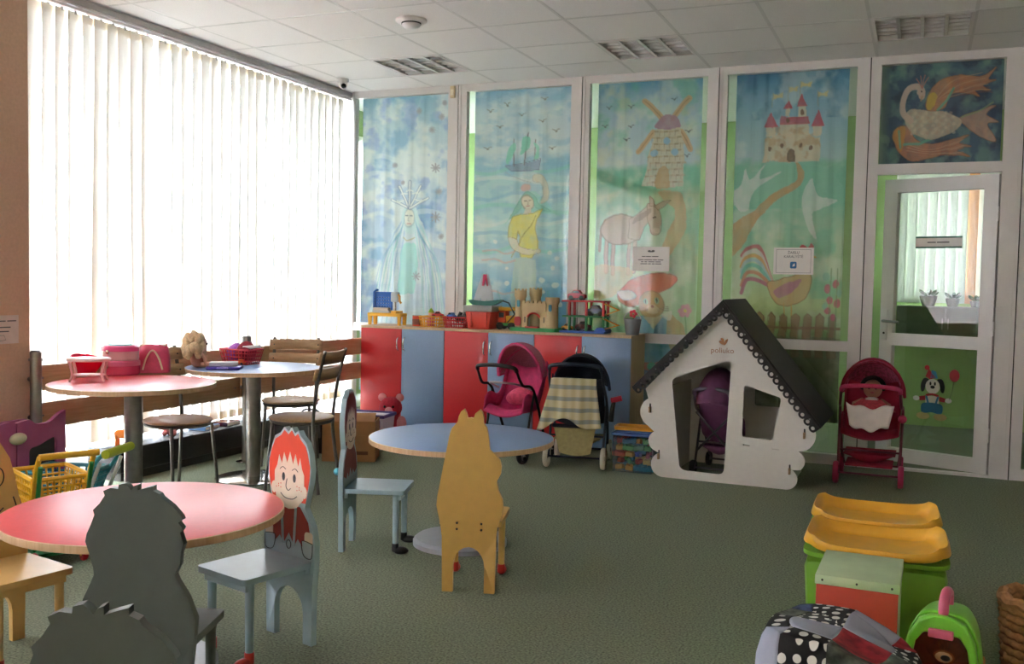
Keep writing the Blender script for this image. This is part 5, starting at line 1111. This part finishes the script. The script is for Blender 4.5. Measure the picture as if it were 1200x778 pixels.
# ================================================================== STROLLERS
def wheel(parent, x, y, z, r, w, mt, mh):
    o = obj('wheel', B().lathe([(r*.62,-w*.4),(r*.9,-w*.5),(r,-w*.25),(r,w*.25),(r*.9,w*.5),(r*.62,w*.4)], 24, close=True), mt, parent, 50, (x, y, z), (0,R(90),0))
    b = B().lathe([(0,-w*.3),(r*.2,-w*.3),(r*.2,w*.3),(0,w*.3)], 12)
    for k in range(5): a_ = k*2*PI/5; b.tube([(0,0,0),(r*.66*math.cos(a_), r*.66*math.sin(a_), 0)], r*.09, 6)
    obj('hub', b, mh, o); return o
def stroller(label, x, y, rz, fr, fab, tyre, hub, Hh=.70, W=.38, r=.07, handle=None, hood='back', cross=False, hoodm=None, grip=None, seatz=.36, basketm=None, flip=False):
    t = thing('doll_stroller', label, 'doll stroller', (x, y, 0), rz, 'doll strollers')
    hw = W/2
    for s_ in (-1,1):
        obj('push_tube', B().tube(catmull([(s_*hw*.92,-.27,Hh-.03),(s_*hw*.96,-.2,Hh-.13),(s_*hw,-.06,seatz+.1),(s_*hw*.96,.1,.2),(s_*hw*.9,.19,r+.01)], 5, False), .010, 8), fr, t)
        obj('rear_leg', B().tube([(s_*hw,-.05,seatz+.09),(s_*hw*.98,-.13,.2),(s_*hw*.96,-.2,r)], .009, 8), fr, t)
        wheel(t, s_*hw*1.02, -.2, r, r, .035, tyre, hub); wheel(t, s_*hw*.92+s_*.012, .2, r, r, .03, tyre, hub)
    obj('handle', B().tube(catmull([(-hw*.92,-.27,Hh-.03),(-hw*.8,-.285,Hh),(0,-.29,Hh+.012),(hw*.8,-.285,Hh),(hw*.92,-.27,Hh-.03)], 5, False), .015, 10), grip or fr, t)
    obj('axle', B().tube([(-hw*.96,-.2,r),(hw*.96,-.2,r)], .007, 8), fr, t); obj('axle', B().tube([(-hw*.9,.2,r),(hw*.9,.2,r)], .007, 8), fr, t)
    obj('cross_bar', B().tube([(-hw*.98,-.12,.22),(hw*.98,-.12,.22)], .007, 8), fr, t)
    if cross:
        for s_ in (-1,1): obj('cross_brace', B().tube([(s_*hw*.95,-.2,Hh-.16),(-s_*hw*.95,-.17,.16)], .008, 8), fr, t)
    def sf(u, v):
        xx = (u-.5)*W*.88; prof = catmull([(.19,seatz-.06),(.12,seatz-.02),(0,seatz-.05),(-.07,seatz+.02),(-.13,seatz+.16),(-.17,seatz+.28)], 4, False); k = v*(len(prof)-1); i = min(int(k), len(prof)-2); f = k-i
        yy = prof[i][0]*(1-f)+prof[i+1][0]*f; zz = prof[i][1]*(1-f)+prof[i+1][1]*f; return (xx, -yy if flip else yy, zz-.035*math.sin(u*PI))
    solid(obj('seat', B().sheet(sf, 10, 20), fab, t, 60), .012)
    for s_ in (-1,1):
        def side(u, v, s_=s_): a_ = sf(0 if s_ < 0 else 1, u); return (a_[0]+s_*.004, a_[1]*(1-.1*v), a_[2]+(.10*v if u < .75 else .10*v*(1-(u-.75)*3)))
        solid(obj('seat_side', B().sheet(side, 14, 3), fab, t, 60), .008)
    if hood:
        d_ = -1 if hood == 'back' else 1; cz, cy_ = seatz+.16, (.04 if hood == 'back' else -.1)
        def hf(u, v):
            a_ = u*PI; b_ = R(8)+v*R(100); rr = W*.5*1.03; ry = .24
            return (rr*math.cos(a_)*(1 if v < .98 else .98), cy_ - d_*ry*math.sin(a_)*math.cos(b_)*1.0, cz + .26*math.sin(a_)*math.sin(b_)*1.0 + .02)
        ho = solid(obj('hood', B().sheet(hf, 20, 12), hoodm or fab, t, 60), .008)
        for v in (.0, .5, .97): obj('hood_rib', B().tube([hf(k/14, v) for k in range(15)], .012 if v > .9 else .007, 6), fab, ho)
    def bf(u, v): return ((u-.5)*W*.82, -.15+.28*v, .20-.075*math.sin(u*PI)*math.sin(v*PI)**.5)
    solid(obj('basket', B().sheet(bf, 8, 8), basketm or fab, t, 60), .006)
    return t
m_navyf = M('navy_tube', '1e2338', .45, var=.1); m_greyf = M('grey_frame', '5c5660', .4, .5); m_blackf = M('black_frame', '17171a', .5); m_sil = M('silver_tube', 'a8a4a8', .3, .8)
m_pk = M('pink_stroller_cloth', 'c9386f', .75, var=.15, scale=30); m_mesh = M('rose_mesh', 'b86a80', .8, var=.2, scale=120, trans=.3); m_nv = M('navy_cloth', '1f2433', .85, var=.1); m_tyw = M('cream_tyre', 'cfc8b8', .6); m_tyb = M('dark_tyre', '232325', .7); m_kh = M('khaki_cloth', 'a89c6c', .85, var=.12, scale=40)
a = P(600, 540)
t = stroller('pink doll stroller with a rose mesh hood before the cabinets', 1.80, -.90, R(-10), m_blackf, m_pk, m_tyb, m_sil, .70, .37, .065, hood='back', hoodm=m_mesh, grip=m_blackf, basketm=m_pk, seatz=.42, flip=True)
obj('bumper_bar', B().tube(catmull([(-.15,-.02,.52),(-.12,-.18,.57),(0,-.22,.58),(.12,-.18,.57),(.15,-.02,.52)], 5, False), .008, 8), m_sil, t)
lump('doll_blanket', 'crumpled pink blanket in the rose mesh stroller', 'blanket', 1.80, -.89, .40, .085, (1.1,.9,.75), M('pink_blanket', 'e0587e', .85, var=.2, scale=40), .3, None, .5, 3)
t = stroller('navy doll stroller draped with a pale checked cloth', 2.30, -.89, R(10), m_navyf, m_nv, m_tyw, m_blackf, .735, .40, .078, hood='back', grip=m_navyf, basketm=m_kh, seatz=.36)
obj('basket_front', B().sheet(lambda u, v: ((u-.5)*.3*(1-.25*v), -.235+.02*v, .30-.19*v-.02*math.sin(u*PI)*v), 8, 4), m_kh, t, 60); obj('basket_band', B().tube([(-.16,-.235,.305),(.16,-.235,.305)], .014, 8), m_navyf, t)
# the checked cloth
def plaid(name):
    m = bpy.data.materials.new(name); m.use_nodes = True; n = m.node_tree.nodes; l = m.node_tree.links; b = n['Principled BSDF']; b.inputs['Roughness'].default_value = .9
    tcx = n.new('ShaderNodeTexCoord'); w1 = n.new('ShaderNodeTexWave'); w1.inputs['Scale'].default_value = 5.0; w1.inputs['Distortion'].default_value = .6
    w2 = n.new('ShaderNodeTexWave'); w2.bands_direction = 'Z'; w2.inputs['Scale'].default_value = 4.0; w2.inputs['Distortion'].default_value = .8
    for w_ in (w1, w2): l.new(tcx.outputs['Object'], w_.inputs['Vector'])
    r1 = n.new('ShaderNodeValToRGB'); r1.color_ramp.elements[0].color = hexc('cfc4a4')+(1,); r1.color_ramp.elements[1].color = hexc('e2dcc6')+(1,)
    r2 = n.new('ShaderNodeValToRGB'); r2.color_ramp.elements[0].position = .62; r2.color_ramp.elements[0].color = hexc('e2dcc8')+(1,); r2.color_ramp.elements[1].position = .8; r2.color_ramp.elements[1].color = hexc('9aa8b8')+(1,)
    mx = n.new('ShaderNodeMix'); mx.data_type = 'RGBA'; mx.blend_type = 'MULTIPLY'; mx.inputs[0].default_value = .9
    l.new(w1.outputs['Fac'], r1.inputs[0]); l.new(w2.outputs['Fac'], r2.inputs[0]); l.new(r1.outputs[0], mx.inputs[6]); l.new(r2.outputs[0], mx.inputs[7]); l.new(mx.outputs[2], b.inputs['Base Color']); return m
def drape(u, v):
    xx = (u-.5)*(.30+.16*v); top = .655; yy = -.315-.035*v*math.sin(u*PI)-.012*math.sin(u*21)*v; zz = top-.31*v-.03*math.sin(u*9+1)*v-(.05*(abs(u-.5)*2)**2*v)
    if v < .12: yy += (.12-v)*.35; zz = top-.01+.02*(.12-v)
    return (xx-.03*v, yy, zz)
o = solid(obj('checked_cloth', B().sheet(drape, 28, 18), plaid('checked_cotton'), None, 70, (2.30, -.89, 0), (0,0,R(10))), .003); tag(o, 'pale checked cloth hanging over the navy stroller handle', 'cloth')
t = thing('toy_phone', 'red and black toy handset clipped beside the navy stroller', 'toy', (2.545, -.93, .36), R(10)); obj('grip', B().tube([(0,0,-.03),(.01,0,.06),(.02,0,.12)], [.02,.017,.014], 10), m_blackf, t); obj('ear_piece', B().cyl((.0,0,.12), (.075,0,.14), .02, seg=14), mp('c02840'), t)
stroller('purple doll stroller with crossed bars inside the playhouse', 3.29, -.70, R(-4), m_greyf, M('purple_cloth', '7a4a70', .8, var=.12), m_tyb, m_greyf, .60, .27, .05, hood='front', cross=True, seatz=.3)
a = P(1020, 560)
t = stroller('deep pink doll stroller carrying a dark-haired doll by the door', 4.275, -.52, R(0), M('dark_pink_tube', '6a2038', .5), M('crimson_cloth', '9a1838', .8, var=.1), M('pink_tyre', 'b02c58', .5), M('pink_tyre', 'b02c58', .5), .665, .40, .075, hood='back', hoodm=M('spotted_pink', 'a84868', .8, var=.5, scale=60), grip=M('pink_foam', 'b83058', .6), seatz=.40, flip=True)
obj('knob', B().ball((.2,-.2,.46), .028), M('pink_foam', 'b83058', .6), t); obj('lower_tray', B().box((-.15,-.18,.12), (.15,.1,.135), .004), M('crimson_cloth', '9a1838', .8), t)
d = thing('doll', 'dark-haired doll in a red skirt lying in the deep pink stroller', 'doll', (4.275, -.53, .4)); m_dk = M('doll_brown_skin', 'a8705a', .5); m_dh = M('doll_dark_hair', '1c1614', .7, var=.3, scale=80)
obj('body', B().ball((0,-.03,.13), .07, (1,1.2,.7), 16, 10), M('doll_white_top', 'c8b8b4', .8), d); hd = obj('head', B().ball((0,.07,.225), .065, (.95,.9,1), 20, 14), m_dk, d); hb = B()
for k in range(22): a_ = PI*k/21; hb.ball((.066*math.cos(a_), .085, .235+.06*math.sin(a_)), .022, seg=10, rings=7)
obj('hair', hb, m_dh, hd, 80)
for s_ in (-1,1): obj('eye', B().ball((s_*.022,.015,.235), .008, seg=8, rings=6), mp('141416', .2), hd); obj('arm', B().tube([(s_*.06,0,.15),(s_*.11,-.06,.13),(s_*.1,-.13,.13)], [.02,.017,.014], 8), m_dk, d); obj('leg', B().tube([(s_*.035,-.1,.11),(s_*.05,-.2,.1)], [.022,.016], 8), m_dk, d)
obj('mouth', B().ball((0,.012,.205), .01, (1.4,.5,.5), 8, 6), mp('a03848'), hd)
def skirt(u, v): a_ = u*2*PI; rr = .06+.08*v+.012*math.sin(u*40)*v; return (rr*1.05*math.cos(a_), -.1+rr*.75*math.sin(a_)-.05*v, .17-.07*v)
obj('skirt', B().sheet(skirt, 48, 5), M('red_tulle', 'b03a44', .8, var=.3, scale=60), d, 60)
o = solid(obj('white_blanket', B().sheet(lambda u, v: ((u-.5)*(.30-.06*v), -.24-.07*v-.02*math.sin(u*PI), .56-.14*v-.03*math.sin(u*PI)-.01*math.sin(u*14)), 16, 8), M('white_cotton', 'd8ccc4', .9, var=.05), None, 70, (4.275, -.55, 0)), .012); tag(o, 'white cloth hanging over the front of the deep pink stroller', 'blanket')

# ================================================================== BOX OF BLOCKS
X0, X1, Y0, Y1, HB = 2.60, 2.88, -1.055, -.815, .255
t = thing('storage_box', 'clear plastic box with a blue lid full of bricks', 'storage box', ((X0+X1)/2, (Y0+Y1)/2, 0), R(2)); m_cl = clear('clear_plastic', 'dfe6ec', 1.0, .05, .05)
w_, d_ = (X1-X0)/2, (Y1-Y0)/2
for nm, lo, hi in (('wall_panel',(-w_,-d_,0),(w_,-d_+.003,HB)), ('wall_panel',(-w_,d_-.003,0),(w_,d_,HB)), ('wall_panel',(-w_,-d_+.003,0),(-w_+.003,d_-.003,HB)), ('wall_panel',(w_-.003,-d_+.003,0),(w_,d_-.003,HB)), ('bottom_panel',(-w_+.003,-d_+.003,0),(w_-.003,d_-.003,.004))): obj(nm, B().box(lo, hi), m_cl, t, 0)
obj('lid', B().box((-w_-.012,-d_-.012,HB), (w_+.012,d_+.012,HB+.02), .006).box((-w_+.02,-d_+.02,HB+.02), (w_-.02,d_-.02,HB+.028), .003), M('blue_lid', '4c72b4', .25, trans=.25), t)
def brick_mesh(nx_, ny_):
    u_ = .026; b = B().box((-nx_*u_/2,-ny_*u_/2,0), (nx_*u_/2,ny_*u_/2,.03), .001)
    for i in range(nx_):
        for j in range(ny_): b.lathe([(.008,.03),(.008,.0355),(0,.0355)], 8, (-nx_*u_/2+u_*(i+.5), -ny_*u_/2+u_*(j+.5), 0))
    o = obj('brick', b, None, None, 40); me = o.data; bpy.data.objects.remove(o); return me
kinds = [brick_mesh(2,2), brick_mesh(2,4), brick_mesh(1,2)]; cols = ['c8382e','2f8a44','e8a82c','2a5cb0','e2642c','58b848','2c8c9c']
names = {'c8382e':'red','2f8a44':'dark green','e8a82c':'yellow','2a5cb0':'blue','e2642c':'orange','58b848':'light green','2c8c9c':'teal'}
kn = ['square','long','narrow']; meshes = {}
rb = random.Random(4); lay = 0
for zi in range(5):
    for xi in range(4):
        for yi in range(2):
            k = rb.randrange(3); h_ = rb.choice(cols)
            if (k, h_) not in meshes: me = kinds[k].copy(); me.materials.append(mp(h_, .35)); meshes[(k, h_)] = me
            o = link('toy_brick', meshes[(k, h_)], None, ((X0+X1)/2-.096+xi*.064+rb.uniform(-.004,.004), Y0+.062+yi*.112+rb.uniform(-.004,.004), .01+zi*.047), (R(rb.uniform(-9,9)), R(rb.uniform(-9,9)), rb.uniform(-.35,.35)+(PI/2 if k == 1 else 0)))
            tag(o, '%s %s toy brick in the clear plastic box' % (names[h_], kn[k]), 'toy brick', '%s %s bricks in the clear box' % (names[h_], kn[k]))
o = thing('yellow_tray', 'flat yellow tray lying on the blue lid against the cabinet', 'tray', (2.72, -.9, HB+.028), R(5)); obj('plate', B().box((-.13,-.07,0), (.13,.07,.006), .002), mp('d8982c'), o); obj('rim', B().prism(rrect(-.14,-.08,.14,.08,.02), .0, .026, [rrect(-.128,-.068,.128,.068,.018)], 'XY'), mp('d8982c'), o, 30)

# ================================================================== FOREGROUND RIGHT
m_bin = M('lime_plastic', '7fb636', .45, var=.04, trans=.15); m_lid = M('yellow_plastic', 'e6ac34', .4, var=.04)
def bin_(label, x, y, rz, h=.41, w=.48, d=.40):
    t = thing('storage_bin', label, 'storage bin', (x, y, 0), rz, 'green bins with yellow lids')
    obj('body', B().taper((0,0,0), (w*.86,d*.84), (w*.96,d*.95), h-.03, .03), m_bin, t); obj('rim', B().prism(rrect(-w/2+.004,-d/2+.004,w/2-.004,d/2-.004,.07), h-.02, h-.005, [rrect(-w/2+.03,-d/2+.03,w/2-.03,d/2-.03,.06)], 'XY'), m_bin, t, 30)
    def lf_(u, v):
        a, b = u*2-1, v*2-1; n_ = 5; L = (abs(a)**n_+abs(b)**n_)**(1/n_) if (a or b) else 0; m_ = max(abs(a), abs(b)); k = (m_/L if L else 1)
        px_, py_ = a*k*w/2, b*k*d/2; e = 1-m_; z_ = h
        if e < .14: z_ += .028*math.sin(min(1, e/.14)*PI) if e > .0 else 0
        prof = -.012 if e >= .14 else 0
        z_ += prof*min(1, (e-.14)/.06) if e >= .14 else 0
        return (px_, py_, z_+.03*abs(a)**4*(1 if e > .0 else .6))
    lo = solid(obj('lid', B().sheet(lf_, 40, 40), m_lid, t, 60), .006, -1)
    for s_ in (-1,1): obj('lid_grip', B().prism(rrect(-.07,-.03,.07,.012,.012), -.004, .004), m_lid, t, 30, (0, s_*(d/2+.001), h), (0,0,0))
    return t
bin_('green storage bin with a yellow lid behind the red box', 4.445, -3.93, R(1))
bin_('green storage bin with a yellow lid behind another like it', 4.425, -3.50, R(2))
t = thing('block_stool', 'painted wooden block with pale green top and red front', 'stool', (4.415, -4.335, 0), R(-1)); m_lg = M('pale_green_paint', 'b7cca0', .5, var=.05, scale=14); m_rd = M('vermilion_paint', 'c2442e', .5, var=.05, scale=14)
obj('top_board', B().box((-.122,-.155,.405), (.122,.155,.435), .003), m_lg, t); obj('front_board', B().box((-.118,-.152,0), (.118,-.13,.405), .002), m_rd, t)
for s_ in (-1,1): obj('side_board', B().box((min(s_*.098,s_*.118),-.13,0), (max(s_*.098,s_*.118),.152,.405), .002), m_lg, t)
obj('back_board', B().box((-.098,.13,0), (.098,.152,.405), .002), m_lg, t)
for x_ in (-.1,0,.1): obj('nail', B().ball((x_,-.1535,.42), .004, seg=8, rings=6), m_dark, t)
# patchwork quilt over a low seat
def polka(name, bgc, fgc, sc=27, thr=.3):
    m = bpy.data.materials.new(name); m.use_nodes = True; n = m.node_tree.nodes; l = m.node_tree.links; b = n['Principled BSDF']; b.inputs['Roughness'].default_value = .9
    tcx = n.new('ShaderNodeTexCoord'); v = n.new('ShaderNodeTexVoronoi'); v.inputs['Scale'].default_value = sc; v.inputs['Randomness'].default_value = .25; l.new(tcx.outputs['UV'], v.inputs['Vector'])
    r = n.new('ShaderNodeValToRGB'); r.color_ramp.elements[0].position = thr; r.color_ramp.elements[0].color = hexc(fgc)+(1,); r.color_ramp.elements[1].position = thr+.03; r.color_ramp.elements[1].color = hexc(bgc)+(1,)
    l.new(v.outputs['Distance'], r.inputs[0]); l.new(r.outputs[0], b.inputs['Base Color']); return m
m_q = {'p': polka('polka_black', '17171c', 'cfcdc6'), 'g': M('grey_patch', '9a9fb0', .9, var=.06, scale=12), 'r': M('red_floral', '98242e', .9, var=.5, scale=26), 'f': M('dark_floral', '4a4f44', .9, var=.75, scale=34), 'n': M('navy_floral', '3c4868', .9, var=.6, scale=30)}
_q = P(988, 742, .40); QX, QY = _q.x, _q.y-.02
qt = thing('patchwork_quilt', 'polka dot and grey patchwork quilt heaped in front of the red box', 'quilt', (QX, QY, 0), R(-8))
def quilt(u, v):
    a, b = u*2-1, v*2-1; n_ = 4; L = (abs(a)**n_+abs(b)**n_)**(1/n_) if (a or b) else 0; m_ = max(abs(a), abs(b)); k = m_/L if L else 1
    rr = min(1, m_*1.25); px_, py_ = a*k*1.25*min(1, 1/max(.8, m_*1.25)), b*k*1.25*min(1, 1/max(.8, m_*1.25))
    top = .425*(1-.22*max(0, a)-.03*b) + .012*math.sin(u*11+v*4)*math.cos(v*9)
    f = max(0, (m_-.72)/.28); z_ = top*(1-f**1.3) if f > 0 else top
    return (px_*.2+.012*math.sin(v*17)*f, py_*.205+.012*math.sin(u*15)*f, max(.002, z_))
grid = ['npgr', 'fpgp', 'pgrf', 'gpfg']
for j in range(4):
    for i in range(4):
        N_ = 12; b = B(); b.sheet(lambda u, v: quilt((i+u)/4, (3-j+v)/4), N_, N_)
        o = obj('patch', b, m_q[grid[j][i]], qt, 80); me = o.data; uv = me.uv_layers.new(name='UVMap')
        for lp in me.loops: 
            c_ = me.vertices[lp.vertex_index].co; ax, ay = c_.x/.2, c_.y/.205; uv.data[lp.index].uv = (c_.x+(math.copysign(.4-c_.z, ax) if abs(ax) > abs(ay) else 0), c_.y+(math.copysign(.4-c_.z, ay) if abs(ay) >= abs(ax) else 0))
        solid(o, .004, -1)
obj('corner_button', B().ball((-.213,.16,.33), .014, seg=12, rings=8), mp('c8303a'), qt)
# low wooden bench with the toy carrier
bz = .215
t = thing('low_bench', 'low wooden bench board under the green pet carrier', 'bench', (4.72, -4.90, 0), R(-4)); m_pine = wood('pine', 'c09a5c', 'd6b478', .5, 'X')
obj('board', B().box((-.155,-.2,bz-.025), (.17,.13,bz), .003), m_pine, t)
for x_ in (-.14,.15):
    for y_ in (-.18,.11): obj('leg', B().box((x_-.018,y_-.018,0), (x_+.018,y_+.018,bz-.025), .002), m_pine, t)
for x_ in (.13,.155): obj('nail', B().ball((x_,.09,bz), .004, seg=8, rings=6), m_dark, t)
c = PD(1108, 735, 2.72)
t = thing('pet_carrier', 'lime green toy pet carrier with pink handle and clear brown door', 'toy carrier', (c.x, c.y+.02, bz), R(-8)); m_lime = mp('74c43a', .35); m_pkh = mp('d0607e', .4)
prof_ = [(-.1,0),(.1,0),(.098,.06),(.085,.14),(.06,.19),(.03,.205),(-.03,.205),(-.06,.19),(-.085,.14),(-.098,.06)]
hole_ = [(-.078,.012),(.078,.012),(.078,.05),(.066,.125),(.045,.155),(-.045,.155),(-.066,.125),(-.078,.05)]
o = obj('front_shell', B().prism(prof_, -.09, -.06, [hole_]), m_lime, t, 30); bev(o, .006)
def shell(u, v):
    pr_ = catmull(prof_[2:], 4, False); k = u*(len(pr_)-1); i = min(int(k), len(pr_)-2); f = k-i; sc_ = 1-.12*v*v
    return ((pr_[i][0]*(1-f)+pr_[i+1][0]*f)*sc_, -.06+.17*v, (pr_[i][1]*(1-f)+pr_[i+1][1]*f)*(1-.08*v*v))
solid(obj('shell', B().sheet(shell, 30, 8), m_lime, t, 60), .006); obj('back_shell', B().prism([(x_*.88, z_*.92) for x_, z_ in prof_], .105, .112), m_lime, t, 30); obj('base_tray', B().box((-.098,-.06,0), (.098,.112,.055), .01), mp('e08a3c'), t)
obj('door_pane', B().prism(hole_, -.078, -.074), clear('brown_clear', 'b0683c', 1.0, .05, .12), t, 0)
obj('latch', B().box((-.032,-.104,.148), (.032,-.088,.172), .004), m_pkh, t); obj('handle', B().tube(catmull([(.0,-.055,.2),(.0,-.05,.235),(.0,-.0,.25),(.0,.05,.235),(.0,.055,.19)], 5, False), .014, 10), m_pkh, t)
m_bb = M('brown_plush', '7a4426', .9, var=.2, scale=60, bump=.6); tb = thing('plush_toy', 'brown plush bear inside the lime pet carrier', 'plush toy', (c.x, c.y+.0, bz+.056), R(-8), 'plush toys by the window'); tb['group'] = 'plush toys in the foreground'
hd = obj('head', B().ball((0,-.005,.055), .05, (1.05,.9,1), 20, 14), m_bb, tb, 60); obj('body', B().ball((0,.055,.035), .045, (1,1,.8), 16, 10), m_bb, tb, 60)
obj('muzzle', B().ball((.005,-.047,.035), .024, (1.3,.7,.85), 14, 10), M('tan_plush', 'c8a078', .9), hd); obj('nose', B().ball((.01,-.066,.036), .01, (1.3,.8,.8), 10, 8), mp('1a1412', .3), hd)
for s_ in (-1,1): obj('ear', B().ball((s_*.042,0,.098), .017, seg=12, rings=8), m_bb, hd); obj('eye', B().ball((s_*.02,-.046,.068), .007, seg=8, rings=6), mp('140f0d', .2), hd)
c = PD(1062, 726, 3.0)
t = thing('plush_ball', 'brown plush ball with a dark face stripe beside the bin', 'plush toy', (4.625, -4.40, 0)); obj('ball', B().ball((0,0,.075), .075, seg=20, rings=14), M('tan_brown_plush', '8a5a30', .9, var=.15, scale=40), t); obj('stripe', B().ball((0,-.06,.095), .03, (1.2,.7,.25), 12, 8), mp('1c1712'), t)
c = PD(1226, 722, 3.15)
t = thing('wicker_basket', 'woven wicker basket standing on the carpet', 'basket', (c.x, c.y, 0)); m_wk = M('wicker', 'a8784c', .8, var=.25, scale=60)
for k in range(11):
    z_ = .012+k*.028; rr = .105+.02*k/10; b = B(); b.tube([((rr+.005*(-1)**(i+k))*math.cos(i*PI/18), (rr+.005*(-1)**(i+k))*math.sin(i*PI/18), z_) for i in range(36)], .0145, 7, True); obj('weave', b, m_wk, t, 60)
obj('rim', B().tube([(.128*math.cos(i*PI/18), .128*math.sin(i*PI/18), .315+.006*math.sin(i*2)) for i in range(36)], .019, 8, True), m_wk, t); obj('bottom', B().lathe([(0,0),(.1,0),(.1,.01),(0,.01)], 24), m_wk, t)

# ================================================================== CABINET AND POTS STANDING IN FOR DOOR GLASS REFLECTIONS
m_dkw = M('dark_cabinet', '4c5844', .6, var=.1)
t = thing('stand_in_cabinet', 'dark wall cabinet standing in for a shelf reflected in the door glass', 'cabinet', (4.77, 2.42, 0)); obj('body', B().box((-.42,-.16,.84), (.42,.18,1.16), .004), m_dkw, t, 0)
for k in range(2): d = obj('door', B().box((-.415+k*.417,-.175,.85), (-.003+k*.417,-.16,1.15), .002), m_dkw, t, 0); obj('handle', B().box((-.03+k*.05,-.182,.95), (-.02+k*.05,-.175,1.05)), m_steel, d, 0)
for i, (x_, w__, lab) in enumerate(((4.62,.075,'potted plant in a round bowl standing in for a reflected pot'), (4.83,.06,'potted plant in a straight pot standing in for a reflected pot'), (5.02,.045,'small potted plant at the end standing in for a reflected pot'))):
    t = thing('stand_in_plant', lab, 'plant', (x_, 2.38, 1.16), 0, 'plants standing in for door glass reflections'); obj('pot', B().lathe([(0,0),(w__*.7,0),(w__,w__*.9),(w__*1.05,w__*1.3),(w__*.95,w__*1.3),(w__*.6,.02),(0,.02)], 20), m_dkw, t); b = B()
    obj('soil', B().lathe([(0,w__),(w__*.9,w__)], 16), m_dark, t)
    for k in range(9): a_ = k*.7; obj('leaf', B().ball((w__*.8*math.cos(a_), w__*.8*math.sin(a_), w__*1.5+.012*(k % 3)), .028, (1.3,.6,.35), 8, 6, Matrix.Rotation(a_, 3, 'Z') @ Matrix.Rotation(R(-35), 3, 'Y')), M('leaf_green', '3f6a34', .6), t)
